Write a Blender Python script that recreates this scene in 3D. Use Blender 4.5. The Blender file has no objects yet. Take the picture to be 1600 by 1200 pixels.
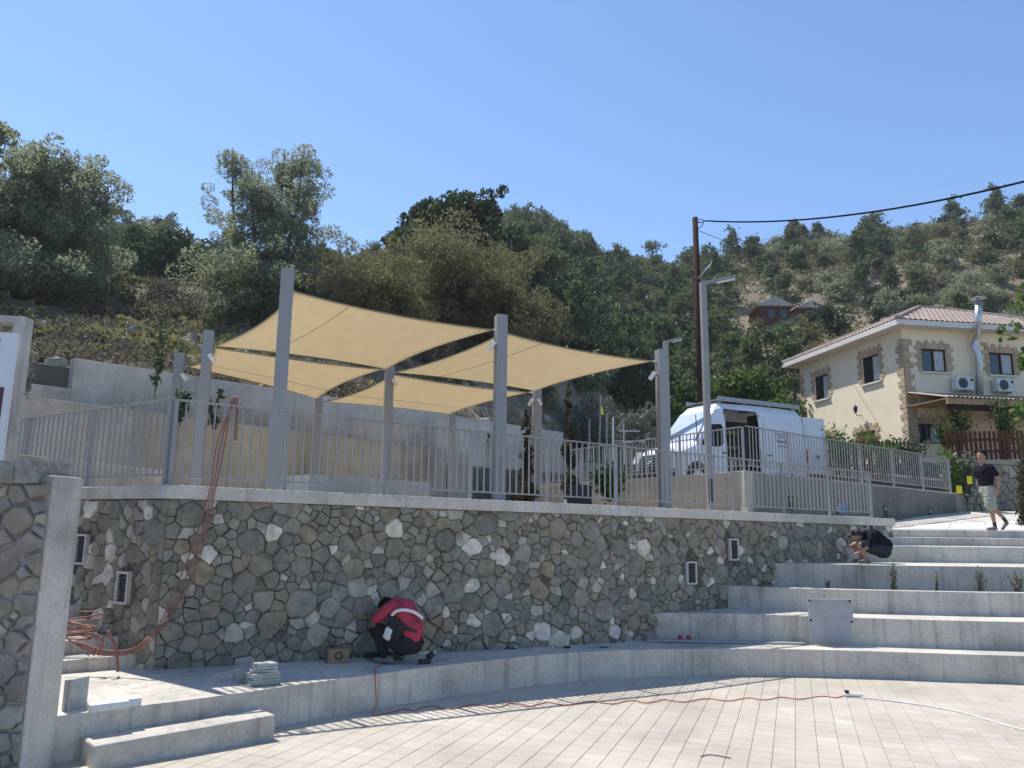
import bpy, bmesh, math, random
import numpy as np
from mathutils import Vector, Matrix, noise
from math import radians, sin, cos, pi, sqrt, atan2, tan

# ------------------------------------------------------------------ camera, sky, sun, exposure
sc = bpy.context.scene
col = sc.collection
EZ = 2.30                                   # eye height above the plaza datum
F_PX = 1202.0
TH = math.atan((817 - 600) / F_PX)          # pitch
RL = 0.0115                                 # roll
cam_d = bpy.data.cameras.new('camera'); cam_d.sensor_width = 36.0
cam_d.lens = F_PX / 1600 * 36.0; cam_d.clip_end = 3000; cam_d.clip_start = 0.05
cam = bpy.data.objects.new('camera', cam_d); col.objects.link(cam)
fw = Vector((0, cos(TH), sin(TH))); up0 = Vector((0, -sin(TH), cos(TH))); rt0 = Vector((1, 0, 0))
# image up leans: true up = -sin(RL)*right + cos(RL)*up
rt = rt0 * cos(RL) + up0 * sin(RL); up = up0 * cos(RL) - rt0 * sin(RL)
M = Matrix((rt, up, -fw)).transposed().to_4x4(); M.translation = Vector((0, 0, EZ))
cam.matrix_world = M
sc.camera = cam
SUN_EL = radians(60.5); SUN_H = Vector((-0.725, 0.689)).normalized()
w = bpy.data.worlds.new('World'); sc.world = w; w.use_nodes = True
nt = w.node_tree; bg = nt.nodes['Background']
sky = nt.nodes.new('ShaderNodeTexSky'); sky.sky_type = 'NISHITA'; sky.sun_disc = False
sky.sun_elevation = SUN_EL; sky.sun_rotation = atan2(SUN_H.x, SUN_H.y)
sky.air_density = 1.0; sky.dust_density = 0.1; sky.ozone_density = 6.0; sky.altitude = 400
nt.links.new(sky.outputs[0], bg.inputs[0]); bg.inputs[1].default_value = 0.118
sl = bpy.data.lights.new('sun', 'SUN'); sl.energy = 3.6; sl.angle = radians(0.55); sl.color = (1.0, 0.95, 0.87)
so = bpy.data.objects.new('sun', sl); col.objects.link(so); so.location = (-20, 20, 40)
sd = Vector((SUN_H.x * cos(SUN_EL), SUN_H.y * cos(SUN_EL), sin(SUN_EL)))
so.rotation_euler = sd.to_track_quat('Z', 'Y').to_euler()
sc.view_settings.view_transform = 'Standard'; sc.view_settings.look = 'None'
sc.view_settings.exposure = 0.78; sc.view_settings.gamma = 1.0; sc.view_settings.use_curve_mapping = False
sc.render.engine = 'CYCLES'; sc.cycles.max_bounces = 6; sc.cycles.transparent_max_bounces = 8
sc.cycles.use_denoising = True

# ------------------------------------------------------------------ measuring helpers
def ray(u, v):
    a = u - 800.0; b = 600.0 - v
    d = rt * a + up * b + fw * F_PX
    return Vector((d.x / d.y, 1.0, d.z / d.y))
def at(u, v, Y):
    r = ray(u, v) * Y; return Vector((r.x, r.y, r.z + EZ))
def bench_z(X): return 0.513 - 0.0236 * (min(X, 2.65) + 4.109)
def plaza_z(X): return bench_z(X) - 0.41
def onz(u, v, z):
    r = ray(u, v); t = (z - EZ) / r.z; return Vector((r.x * t, t, z))
def onb(u, v, fn=bench_z):
    z = fn(0)
    for _ in range(8): p = onz(u, v, z); z = fn(p.x)
    return Vector((p.x, p.y, z))
def onplane(u, v, p0, n):
    r = ray(u, v); o = Vector((0, 0, EZ)); t = (p0 - o).dot(n) / r.dot(n); return o + r * t

R_ = random.Random(7)

# ------------------------------------------------------------------ materials
MATS = {}
def new_mat(name):
    m = bpy.data.materials.new(name); m.use_nodes = True; MATS[name] = m
    return m, m.node_tree, m.node_tree.nodes['Principled BSDF']
def N(t, kind, **kw):
    n = t.nodes.new(kind)
    for k, v in kw.items():
        if k in n.inputs: n.inputs[k].default_value = v
        else: setattr(n, k, v)
    return n
def ramp(t, fac, stops):
    r = t.nodes.new('ShaderNodeValToRGB'); e = r.color_ramp.elements
    while len(e) > 1: e.remove(e[0])
    e[0].position = stops[0][0]; e[0].color = (*stops[0][1], 1)
    for p, c in stops[1:]:
        x = e.new(p); x.color = (*c, 1)
    t.links.new(fac, r.inputs[0]); return r
def obj_coord(t, scale=1.0, rot=None):
    tc = t.nodes.new('ShaderNodeTexCoord'); mp = t.nodes.new('ShaderNodeMapping')
    mp.inputs['Scale'].default_value = (scale,) * 3 if not isinstance(scale, tuple) else scale
    g = t.nodes.new('ShaderNodeNewGeometry')
    t.links.new(g.outputs['Position'], mp.inputs[0]); return mp.outputs[0]
def bump(t, p, height, dist=0.01, strength=0.6):
    b = N(t, 'ShaderNodeBump'); b.inputs['Strength'].default_value = strength; b.inputs['Distance'].default_value = dist
    t.links.new(height, b.inputs['Height']); t.links.new(b.outputs[0], p.inputs['Normal'])
def mixc(t, fac, a, b, mode='MIX'):
    m = t.nodes.new('ShaderNodeMix'); m.data_type = 'RGBA'; m.blend_type = mode
    for s, x in ((0, fac), (6, a), (7, b)):
        if hasattr(x, 'links') or hasattr(x, 'is_output'): t.links.new(x, m.inputs[s])
        elif isinstance(x, (int, float)): m.inputs[s].default_value = x
        else: m.inputs[s].default_value = (*x, 1)
    return m.outputs[2]
def plain(name, c, rough=0.6, metal=0.0, noise_amt=0.12, nscale=6.0, bmp=0.0):
    m, t, p = new_mat(name); p.inputs['Roughness'].default_value = rough; p.inputs['Metallic'].default_value = metal
    co = obj_coord(t, nscale); n = N(t, 'ShaderNodeTexNoise', Scale=1.0, Detail=5.0); t.links.new(co, n.inputs['Vector'])
    r = ramp(t, n.outputs[0], [(0.3, tuple(x * (1 - noise_amt) for x in c)), (0.7, tuple(min(1, x * (1 + noise_amt)) for x in c))])
    t.links.new(r.outputs[0], p.inputs['Base Color'])
    if bmp: bump(t, p, n.outputs[0], bmp)
    if any(k in name for k in ('shirt', 'shorts', 'trousers', 'hair', 'wood', 'cardboard')): p.inputs['Specular IOR Level'].default_value = .08
    return m
def concrete(name, c, streak=0.5, rough=0.85):
    m, t, p = new_mat(name); p.inputs['Roughness'].default_value = rough
    co = obj_coord(t, 1.0)
    n1 = N(t, 'ShaderNodeTexNoise', Scale=1.3, Detail=6.0, Roughness=0.6); t.links.new(co, n1.inputs['Vector'])
    n2 = N(t, 'ShaderNodeTexNoise', Scale=22.0, Detail=4.0); t.links.new(co, n2.inputs['Vector'])
    co2 = obj_coord(t, (9.0, 9.0, 0.55)); n3 = N(t, 'ShaderNodeTexNoise', Scale=1.0, Detail=4.0); t.links.new(co2, n3.inputs['Vector'])
    r1 = ramp(t, n1.outputs[0], [(0.25, tuple(x * 0.78 for x in c)), (0.5, c), (0.75, tuple(min(1, x * 1.18) for x in c))])
    r3 = ramp(t, n3.outputs[0], [(0.30, (1 - streak * .55,) * 3), (0.46, (1, 1, 1))])
    r2 = ramp(t, n2.outputs[0], [(0.25, (0.86,) * 3), (0.6, (1.04,) * 3)])
    # small bug holes
    vo = N(t, 'ShaderNodeTexVoronoi', Scale=7.0); t.links.new(co, vo.inputs['Vector'])
    rv = ramp(t, vo.outputs['Distance'], [(0.035, (0.45,) * 3), (0.06, (1, 1, 1))])
    x = mixc(t, 1.0, r1.outputs[0], r3.outputs[0], 'MULTIPLY'); x = mixc(t, 1.0, x, r2.outputs[0], 'MULTIPLY')
    x = mixc(t, 1.0, x, rv.outputs[0], 'MULTIPLY')
    # broad damp stains and pour joints
    n4 = N(t, 'ShaderNodeTexNoise', Scale=0.55, Detail=8.0, Roughness=0.7); t.links.new(co, n4.inputs['Vector']); r4 = ramp(t, n4.outputs[0], [(0.36, (0.72, 0.72, 0.71)), (0.50, (1, 1, 1)), (0.66, (1.08, 1.06, 1.02))])
    x = mixc(t, 1.0, x, r4.outputs[0], 'MULTIPLY')
    sx_ = t.nodes.new('ShaderNodeSeparateXYZ'); t.links.new(co, sx_.inputs[0]); dv = N(t, 'ShaderNodeMath', operation='DIVIDE'); t.links.new(sx_.outputs[0], dv.inputs[0]); dv.inputs[1].default_value = 1.9
    fr_ = N(t, 'ShaderNodeMath', operation='FRACT'); t.links.new(dv.outputs[0], fr_.inputs[0]); rj = ramp(t, fr_.outputs[0], [(0.0, (0.72,) * 3), (0.005, (1, 1, 1))])
    x = mixc(t, 1.0, x, rj.outputs[0], 'MULTIPLY')
    t.links.new(x, p.inputs['Base Color']); bump(t, p, n2.outputs[0], 0.004, 0.5)
    return m
def island_mat(name, stops, rough=0.85, nscale=9.0, var=0.3, bmp=0.012, sub=0.0, spec=None, trans=0.0):
    """colour picked per mesh island / per object, broken by noise"""
    m, t, p = new_mat(name); p.inputs['Roughness'].default_value = rough
    g = t.nodes.new('ShaderNodeNewGeometry'); oi = t.nodes.new('ShaderNodeObjectInfo')
    a = N(t, 'ShaderNodeMath', operation='ADD'); t.links.new(g.outputs['Random Per Island'], a.inputs[0]); t.links.new(oi.outputs['Random'], a.inputs[1])
    f = N(t, 'ShaderNodeMath', operation='FRACT'); t.links.new(a.outputs[0], f.inputs[0])
    r = ramp(t, f.outputs[0], stops); r.color_ramp.interpolation = 'LINEAR'
    co = obj_coord(t, nscale); n = N(t, 'ShaderNodeTexNoise', Scale=1.0, Detail=7.0, Roughness=0.65); t.links.new(co, n.inputs['Vector'])
    rn = ramp(t, n.outputs[0], [(0.28, (1 - var,) * 3), (0.72, (1 + var,) * 3)])
    x = mixc(t, 1.0, r.outputs[0], rn.outputs[0], 'MULTIPLY'); t.links.new(x, p.inputs['Base Color'])
    if bmp: bump(t, p, n.outputs[0], bmp, 0.8)
    if trans:
        tr = t.nodes.new('ShaderNodeBsdfTranslucent'); t.links.new(x, tr.inputs[0])
        ms = t.nodes.new('ShaderNodeMixShader'); ms.inputs[0].default_value = trans
        out = t.nodes['Material Output']; t.links.new(p.outputs[0], ms.inputs[1]); t.links.new(tr.outputs[0], ms.inputs[2]); t.links.new(ms.outputs[0], out.inputs[0])
        p.inputs['Specular IOR Level'].default_value = 0.2
    return m

concrete('concrete', (0.54, 0.50, 0.435), 0.5)
concrete('concrete_pale', (0.56, 0.52, 0.455), 0.35)
concrete('concrete_wall', (0.49, 0.465, 0.42), 0.4)
concrete('concrete_warm', (0.44, 0.40, 0.335), 0.4)
island_mat('stone', [(0.0, (0.161, 0.152, 0.119)), (0.15, (0.212, 0.204, 0.162)), (0.30, (0.263, 0.240, 0.191)), (0.42, (0.187, 0.188, 0.151)), (0.52, (0.237, 0.220, 0.173)),
    (0.61, (0.246, 0.212, 0.155)), (0.67, (0.288, 0.232, 0.155)), (0.74, (0.220, 0.212, 0.173)), (0.82, (0.322, 0.296, 0.241)), (0.88, (0.390, 0.360, 0.299)), (0.935, (0.544, 0.499, 0.415)), (1.0, (0.644, 0.589, 0.492))], nscale=7.0, var=0.42, bmp=0.03)
island_mat('stone_brown', [(0.0, (0.22, 0.195, 0.155)), (0.4, (0.29, 0.26, 0.21)), (0.7, (0.25, 0.23, 0.20)), (1.0, (0.36, 0.33, 0.27))], nscale=6.0, var=0.35, bmp=0.02)
plain('mortar', (0.115, 0.098, 0.078), 0.95, 0, 0.6, 18, 0.03)
plain('mortar_pale', (0.26, 0.245, 0.22), 0.95, 0, 0.3, 14, 0.01)
island_mat('tile', [(0.0, (0.44, 0.39, 0.315)), (0.5, (0.455, 0.405, 0.33)), (0.85, (0.455, 0.41, 0.34)), (1.0, (0.485, 0.445, 0.38))], rough=0.75, nscale=0.7, var=0.22, bmp=0.002)
plain('grout', (0.41, 0.365, 0.30), 0.95, 0, 0.2, 10)
plain('metal_grey', (0.275, 0.275, 0.275), 0.5, 0.15, 0.06, 3)
plain('post_grey', (0.29, 0.29, 0.29), 0.5, 0.1, 0.05, 2)
plain('steel', (0.55, 0.55, 0.55), 0.35, 0.8)
plain('black', (0.015, 0.015, 0.017), 0.55, 0, 0.2)
m, t, p = new_mat('cable_black'); p.inputs['Base Color'].default_value = (.012, .012, .013, 1); p.inputs['Roughness'].default_value = 1.0; p.inputs['Specular IOR Level'].default_value = 0.0
plain('rubber', (0.02, 0.02, 0.02), 0.8)
plain('louvre', (0.035, 0.037, 0.045), 0.5)
plain('white_plastic', (0.72, 0.72, 0.70), 0.5, 0, 0.04)
plain('frame_stone', (0.52, 0.50, 0.46), 0.7, 0, 0.06)
plain('van_white', (0.74, 0.76, 0.79), 0.28, 0, 0.02, 1)
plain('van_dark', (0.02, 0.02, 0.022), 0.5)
plain('rack_grey', (0.36, 0.37, 0.38), 0.5, 0.3)
plain('van_blue_print', (0.06, 0.09, 0.28), 0.5)
plain('wood_shelf', (0.42, 0.29, 0.15), 0.7, 0, 0.2)
plain('hose', (0.27, 0.105, 0.07), 0.6, 0, 0.1)
plain('cord_orange', (0.42, 0.10, 0.055), 0.5)
plain('cord_white', (0.72, 0.70, 0.66), 0.5)
plain('cardboard', (0.30, 0.21, 0.12), 0.8)
plain('paver', (0.36, 0.38, 0.36), 0.8, 0, 0.15, 12)
plain('paver_light', (0.62, 0.63, 0.62), 0.7, 0, 0.08, 12)
plain('red', (0.55, 0.03, 0.04), 0.5)
plain('skin', (0.34, 0.19, 0.125), 0.55, 0, 0.06)
plain('skin_dark', (0.16, 0.085, 0.055), 0.6)
plain('hair', (0.015, 0.012, 0.010), 0.7)
plain('black_shirt', (0.013, 0.014, 0.022), 0.9, 0, 0.25)
plain('sage_shorts', (0.30, 0.31, 0.255), 0.9, 0, 0.1)
plain('navy_shorts', (0.035, 0.04, 0.055), 0.9)
plain('red_shirt', (0.42, 0.055, 0.085), 0.85, 0, 0.15, 9)
plain('dark_trousers', (0.028, 0.028, 0.032), 0.9)
plain('shoe_grey', (0.16, 0.15, 0.14), 0.8)
plain('stucco', (0.80, 0.69, 0.51), 0.9, 0, 0.05, 2, 0.004)
plain('eave_white', (0.66, 0.63, 0.58), 0.7, 0, 0.04)
island_mat('quoin', [(0, (0.42, 0.31, 0.19)), (0.5, (0.50, 0.39, 0.26)), (1, (0.36, 0.27, 0.18))], nscale=9, var=0.3, bmp=0.02)
island_mat('roof_tile', [(0, (0.27, 0.205, 0.165)), (0.5, (0.36, 0.28, 0.23)), (1, (0.31, 0.25, 0.21))], nscale=3, var=0.3, bmp=0.01)
plain('wood_dark', (0.055, 0.028, 0.018), 0.6, 0, 0.3, 8)
plain('wood_red', (0.11, 0.042, 0.026), 0.7, 0, 0.3, 8)
plain('wood_tan', (0.42, 0.30, 0.18), 0.7, 0, 0.2, 8)
plain('pole_wood', (0.045, 0.022, 0.016), 0.85, 0, 0.3, 5)
plain('terracotta', (0.42, 0.20, 0.12), 0.8)
plain('bark', (0.11, 0.085, 0.06), 0.9, 0, 0.3, 8, 0.02)
plain('soil', (0.12, 0.09, 0.065), 0.95, 0, 0.3, 8, 0.02)
plain('asphalt', (0.22, 0.215, 0.205), 0.9, 0, 0.12, 4)
plain('ac_white', (0.62, 0.63, 0.62), 0.5)
plain('galvanised', (0.50, 0.51, 0.52), 0.35, 0.7, 0.25, 9)
plain('yellow', (0.75, 0.62, 0.02), 0.6)
plain('blue_plastic', (0.05, 0.25, 0.5), 0.5)
plain('sign_white', (0.70, 0.72, 0.76), 0.45, 0, 0.02)
plain('sign_maroon', (0.10, 0.03, 0.04), 0.6)
plain('plate_grey', (0.33, 0.34, 0.36), 0.55, 0.1, 0.12, 4)
m, t, p = new_mat('glass'); p.inputs['Base Color'].default_value = (0.02, 0.025, 0.03, 1); p.inputs['Roughness'].default_value = 0.06; p.inputs['Specular IOR Level'].default_value = 0.8
plain('screen_glass', (0.50, 0.56, 0.62), 0.15, 0, 0.15, 1)  # pale opaque base: sky reflected in the windscreen is painted into the colour
plain('curtain', (0.42, 0.44, 0.46), 0.8, 0, 0.2, 12)
# sail cloth: woven, lets light through
m, t, p = new_mat('sail'); p.inputs['Roughness'].default_value = 0.8
co = obj_coord(t, 1.0); n = N(t, 'ShaderNodeTexNoise', Scale=2.0, Detail=4.0); t.links.new(co, n.inputs['Vector'])
mp = obj_coord(t, (2.0, 14.0, 6.0)); n2 = N(t, 'ShaderNodeTexNoise', Scale=2.5, Detail=3.0); t.links.new(mp, n2.inputs['Vector'])
r = ramp(t, n.outputs[0], [(0.3, (0.73, 0.64, 0.475)), (0.7, (0.77, 0.675, 0.505))]); r2 = ramp(t, n2.outputs[0], [(0.3, (0.94,) * 3), (0.7, (1.04,) * 3)])
x = mixc(t, 1.0, r.outputs[0], r2.outputs[0], 'MULTIPLY'); t.links.new(x, p.inputs['Base Color'])
tr = t.nodes.new('ShaderNodeBsdfTranslucent'); t.links.new(x, tr.inputs[0]); ms = t.nodes.new('ShaderNodeMixShader'); ms.inputs[0].default_value = 0.55
t.links.new(p.outputs[0], ms.inputs[1]); t.links.new(tr.outputs[0], ms.inputs[2]); t.links.new(ms.outputs[0], t.nodes['Material Output'].inputs[0])
plain('sail_hem', (0.32, 0.25, 0.14), 0.8)
# foliage
def leafm(name, a, b, c, tr=0.42): island_mat(name, [(0, a), (0.5, b), (1, c)], rough=0.65, nscale=1.2, var=0.25, bmp=0, trans=tr)
leafm('leaf_olive', (0.19, 0.22, 0.125), (0.25, 0.28, 0.17), (0.31, 0.335, 0.215), 0.6)
leafm('leaf_acacia', (0.145, 0.14, 0.06), (0.19, 0.18, 0.08), (0.24, 0.22, 0.115))
leafm('leaf_dark', (0.032, 0.055, 0.026), (0.052, 0.082, 0.036), (0.075, 0.11, 0.046))
leafm('leaf_pine', (0.075, 0.105, 0.042), (0.11, 0.145, 0.058), (0.15, 0.185, 0.078))
leafm('leaf_green', (0.05, 0.10, 0.022), (0.085, 0.15, 0.032), (0.12, 0.20, 0.05))
leafm('leaf_scrub', (0.125, 0.14, 0.055), (0.175, 0.18, 0.075), (0.235, 0.215, 0.10))
leafm('leaf_bank', (0.085, 0.08, 0.055), (0.13, 0.115, 0.08), (0.18, 0.16, 0.115))
leafm('leaf_silver', (0.13, 0.145, 0.115), (0.18, 0.195, 0.16), (0.24, 0.25, 0.21))
leafm('leaf_cypress', (0.035, 0.045, 0.022), (0.06, 0.062, 0.03), (0.11, 0.085, 0.045))
leafm('petal_red', (0.45, 0.02, 0.03), (0.55, 0.05, 0.08), (0.6, 0.12, 0.15), 0.2)
leafm('petal_white', (0.65, 0.6, 0.5), (0.7, 0.66, 0.6), (0.75, 0.72, 0.68), 0.2)
leafm('dry_grass', (0.22, 0.185, 0.12), (0.29, 0.245, 0.16), (0.36, 0.30, 0.21), 0.2)
# hillside earth
m, t, p = new_mat('hill_earth'); p.inputs['Roughness'].default_value = 0.95
co = obj_coord(t, 0.12); n = N(t, 'ShaderNodeTexNoise', Scale=1.0, Detail=9.0, Roughness=0.65); t.links.new(co, n.inputs['Vector'])
co2 = obj_coord(t, 1.5); n2 = N(t, 'ShaderNodeTexNoise', Scale=1.0, Detail=8.0, Roughness=0.7); t.links.new(co2, n2.inputs['Vector'])
r = ramp(t, n.outputs[0], [(0.35, (0.12, 0.11, 0.065)), (0.47, (0.19, 0.16, 0.105)), (0.57, (0.25, 0.20, 0.14)), (0.72, (0.31, 0.255, 0.19))])
r2 = ramp(t, n2.outputs[0], [(0.3, (0.6,) * 3), (0.7, (1.15,) * 3)])
x = mixc(t, 1.0, r.outputs[0], r2.outputs[0], 'MULTIPLY'); t.links.new(x, p.inputs['Base Color']); bump(t, p, n2.outputs[0], 0.25, 0.8)

# ------------------------------------------------------------------ mesh builder
class MB:
    def __init__(s): s.v = []; s.f = []; s.m = []
    def add(s, vs, fs, mi=0):
        o = len(s.v); s.v += [tuple(x) for x in vs]; s.f += [tuple(i + o for i in f) for f in fs]; s.m += [mi] * len(fs); return s
    def par(s, o, a, b, c, mi=0):       # parallelepiped, origin + three edge vectors
        o, a, b, c = map(Vector, (o, a, b, c))
        if a.cross(b).dot(c) < 0: a, b = b, a
        return s.add([o, o + a, o + a + b, o + b, o + c, o + a + c, o + a + b + c, o + b + c],
                     [(0, 3, 2, 1), (4, 5, 6, 7), (0, 1, 5, 4), (1, 2, 6, 5), (2, 3, 7, 6), (3, 0, 4, 7)], mi)
    def box(s, c, size, rz=0.0, mi=0, mat=None):
        a, b, h = size; ca, sa = cos(rz), sin(rz)
        A = Vector((ca * a, sa * a, 0)); B = Vector((-sa * b, ca * b, 0)); C = Vector((0, 0, h))
        if mat is not None: A, B, C = mat @ Vector((a, 0, 0)), mat @ Vector((0, b, 0)), mat @ Vector((0, 0, h))
        return s.par(Vector(c) - A / 2 - B / 2 - C / 2, A, B, C, mi)
    def prism(s, poly, z0, z1, mi=0):   # z0,z1 number or function(x,y)
        g = lambda z, p: z(p[0], p[1]) if callable(z) else z
        n = len(poly)
        ar = sum(poly[i][0] * poly[(i + 1) % n][1] - poly[(i + 1) % n][0] * poly[i][1] for i in range(n))
        if ar < 0: poly = poly[::-1]
        vs = [(p[0], p[1], g(z0, p)) for p in poly] + [(p[0], p[1], g(z1, p)) for p in poly]
        fs = [tuple(range(n - 1, -1, -1)), tuple(range(n, 2 * n))] + [(i, (i + 1) % n, n + (i + 1) % n, n + i) for i in range(n)]
        return s.add(vs, fs, mi)
    def tube(s, pts, r, n=8, mi=0, caps=True):
        pts = [Vector(p) for p in pts]; rr = r if isinstance(r, (list, tuple)) else [r] * len(pts)
        vs = []; prev = None
        for i, p in enumerate(pts):
            d = (pts[min(i + 1, len(pts) - 1)] - pts[max(i - 1, 0)])
            if d.length < 1e-9: d = Vector((0, 0, 1))
            d.normalize()
            x = prev - d * prev.dot(d) if prev is not None else (Vector((0, 0, 1)).cross(d) if abs(d.z) < .9 else Vector((1, 0, 0)).cross(d))
            if x.length < 1e-6: x = d.orthogonal()
            x.normalize(); prev = x; y = d.cross(x)
            vs += [p + (x * cos(2 * pi * k / n) + y * sin(2 * pi * k / n)) * rr[i] for k in range(n)]
        fs = [(i * n + k, i * n + (k + 1) % n, (i + 1) * n + (k + 1) % n, (i + 1) * n + k) for i in range(len(pts) - 1) for k in range(n)]
        if caps: fs += [tuple(range(n - 1, -1, -1)), tuple((len(pts) - 1) * n + k for k in range(n))]
        return s.add(vs, fs, mi)
    def mesh(s, name, mats, smooth=False):
        me = bpy.data.meshes.new(name); me.from_pydata(s.v, [], s.f); me.update()
        for m_ in (mats if isinstance(mats, (list, tuple)) else [mats]): me.materials.append(MATS[m_])
        if len(set(s.m)) > 1: me.polygons.foreach_set('material_index', s.m)
        if smooth: me.polygons.foreach_set('use_smooth', [True] * len(me.polygons))
        return me
    def build(s, name, mats, parent=None, smooth=False, bevel=0.0):
        return link(name, s.mesh(name, mats, smooth), parent, bevel)
def link(name, me, parent=None, bevel=0.0):
    o = bpy.data.objects.new(name, me); col.objects.link(o)
    if parent is not None: o.parent = parent
    if bevel:
        b = o.modifiers.new('bevel', 'BEVEL'); b.width = bevel; b.segments = 2; b.limit_method = 'ANGLE'; b.angle_limit = radians(40)
    return o
def tag(o, label=None, cat=None, group=None, kind=None):
    if label: o['label'] = label
    if cat: o['category'] = cat
    if group: o['group'] = group
    if kind: o['kind'] = kind
    return o
def thing(name, label, cat, loc=(0, 0, 0), group=None, rz=0.0):
    o = bpy.data.objects.new(name, None); col.objects.link(o); o.location = loc; o.rotation_euler[2] = rz
    o.empty_display_size = 0.2
    return tag(o, label, cat, group)
def catmull(pts, k=8):
    P = [Vector(p) for p in pts]; P = [P[0] * 2 - P[1]] + P + [P[-1] * 2 - P[-2]]; out = []
    for i in range(1, len(P) - 2):
        a, b, c, d = P[i - 1:i + 3]
        for j in range(k):
            t = j / k; out.append(0.5 * ((2 * b) + (c - a) * t + (2 * a - 5 * b + 4 * c - d) * t * t + (3 * b - a - 3 * c + d) * t ** 3))
    out.append(P[-2]); return out

# ------------------------------------------------------------------ main layout lines
WA = Vector((-4.267, 9.70)); WD = Vector((0.85676, 0.51572)); WN = Vector((0.51572, -0.85676))   # wall corner, direction, outward normal
WL = 14.85
def wall_pt(s, off=0.0): return WA + WD * s + WN * off
def coping_z(s): return 2.72 - 0.0155 * s
def wall_px(u, v):
    p = onplane(u, v, Vector((WA.x, WA.y, 0)), Vector((WN.x, WN.y, 0))); return (Vector((p.x, p.y)) - WA).dot(WD), p.z
LD = Vector((-0.85, 0.527)).normalized(); LN = Vector((-0.527, -0.85)).normalized()              # left return of the wall
LL = 3.4

# ------------------------------------------------------------------ terrain
SKY = [(-900, 380), (-300, 390), (0, 385), (120, 365), (200, 368), (340, 408), (530, 415), (700, 405), (800, 388), (870, 408), (960, 422), (1060, 438), (1130, 420), (1250, 394), (1400, 386), (1500, 372), (1560, 360), (1700, 340), (2300, 320)]
UWA = Vector((-10.1, 17.5)); UWD = Vector((0.667, 0.745)).normalized()        # upper retaining wall line
def interp(tab, x):
    if x <= tab[0][0]: return tab[0][1]
    for (a, b), (c, d) in zip(tab, tab[1:]):
        if x <= c: return b + (d - b) * (x - a) / (c - a)
    return tab[-1][1]
def terr_par(q):
    u = 800 + q * 1220
    zs_t = ray(u, interp(SKY, u)).z
    R = interp([(-300, 110), (0, 120), (340, 130), (700, 150), (800, 160), (1060, 165), (1130, 150), (1300, 130), (1600, 125), (2300, 130)], u)
    # distance (in Y) where the slope starts
    den = UWD.x - q * UWD.y; Yw = 60.0
    if abs(den) > 1e-4:
        k = (q * UWA.y - UWA.x) / den; Yw = UWA.y + UWD.y * k
        if Yw < 5: Yw = 5
    if u < 880:
        y1 = max(9.0, min(Yw + 0.25, 31.5)); zb = 3.45
    else:
        f = min(1, (u - 880) / 120); y1 = 31.5 + 12 * f; zb = 3.45 - 2.25 * min(1, f)
    return y1, zb, R, zs_t * R
def ground(X, Y):
    q = X / max(Y, 0.1); y1, zb, R, zs = terr_par(q)
    if Y <= y1: z = zb
    elif Y < R:
        x = (Y - y1) / (R - y1); z = zb + (zs - zb) * (1 - (1 - x) ** 1.25)
        u = 800 + q * 1220; wl_ = max(0.0, min(1.0, (800 - u) / 280))
        if wl_ > 0:                      # rocky bank, then a shelf, then the far slope
            t0 = zb / y1; t1 = ray(u, interp([(-300, 430), (0, 440), (200, 448), (340, 478), (800, 520)], u)).z; ts = zs / R; yb = y1 + 13
            if Y < yb: k = (Y - y1) / 13; T_ = t0 + (t1 - t0) * (1 - (1 - k) ** 1.6)
            elif Y < 72: T_ = t1 * (1 - .05 * (Y - yb) / max(1, 72 - yb))
            else: k = min(1, (Y - 72) / max(1, R - 72)); T_ = t1 * .95 + (ts - t1 * .95) * (k * k * (3 - 2 * k))
            z = z * (1 - wl_) + T_ * Y * wl_
    else: z = zs - (Y - R) * 0.10
    f = min(1.0, max(0.0, (Y - y1) / 8.0))
    n = noise.noise(Vector((X * .05, Y * .05, 3.1))) * 2.2 + noise.noise(Vector((X * .16, Y * .16, 7.7))) * 0.9
    n2 = noise.noise(Vector((X * .55, Y * .55, 1.7))) * 0.45 + noise.noise(Vector((X * 1.3, Y * 1.3, 5.7))) * 0.2
    far = 1.0 - max(0.0, min(1.0, (Y - 0.7 * R) / (0.3 * R))) * 0.7
    return EZ + z + f * (n * far + n2)
qs = [-1.5 + 3.3 * i / 240 for i in range(241)]
NR = 110
vs = []; fs = []
for q in qs:
    y1, zb, R, zs = terr_par(q)
    for j in range(NR):
        x = max(0, j - 1) / (NR - 2); Y = y1 + (R * 2.2 - y1) * x ** 2.0
        vs.append((q * Y, Y, ground(q * Y, Y) if j else 0.5))
for i in range(len(qs) - 1):
    for j in range(NR - 1):
        a = i * NR + j; fs.append((a, a + NR, a + NR + 1, a + 1))
b = MB(); b.add(vs, fs); o = b.build('hillside', 'hill_earth', smooth=True); tag(o, kind='structure')
# broad base sheet to the horizon, below everything
b = MB(); b.add([(-900, -400, -1.2), (900, -400, -1.2), (900, 900, -1.2), (-900, 900, -1.2)], [(0, 1, 2, 3)]); o = b.build('ground', 'hill_earth'); tag(o, kind='structure')

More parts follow.
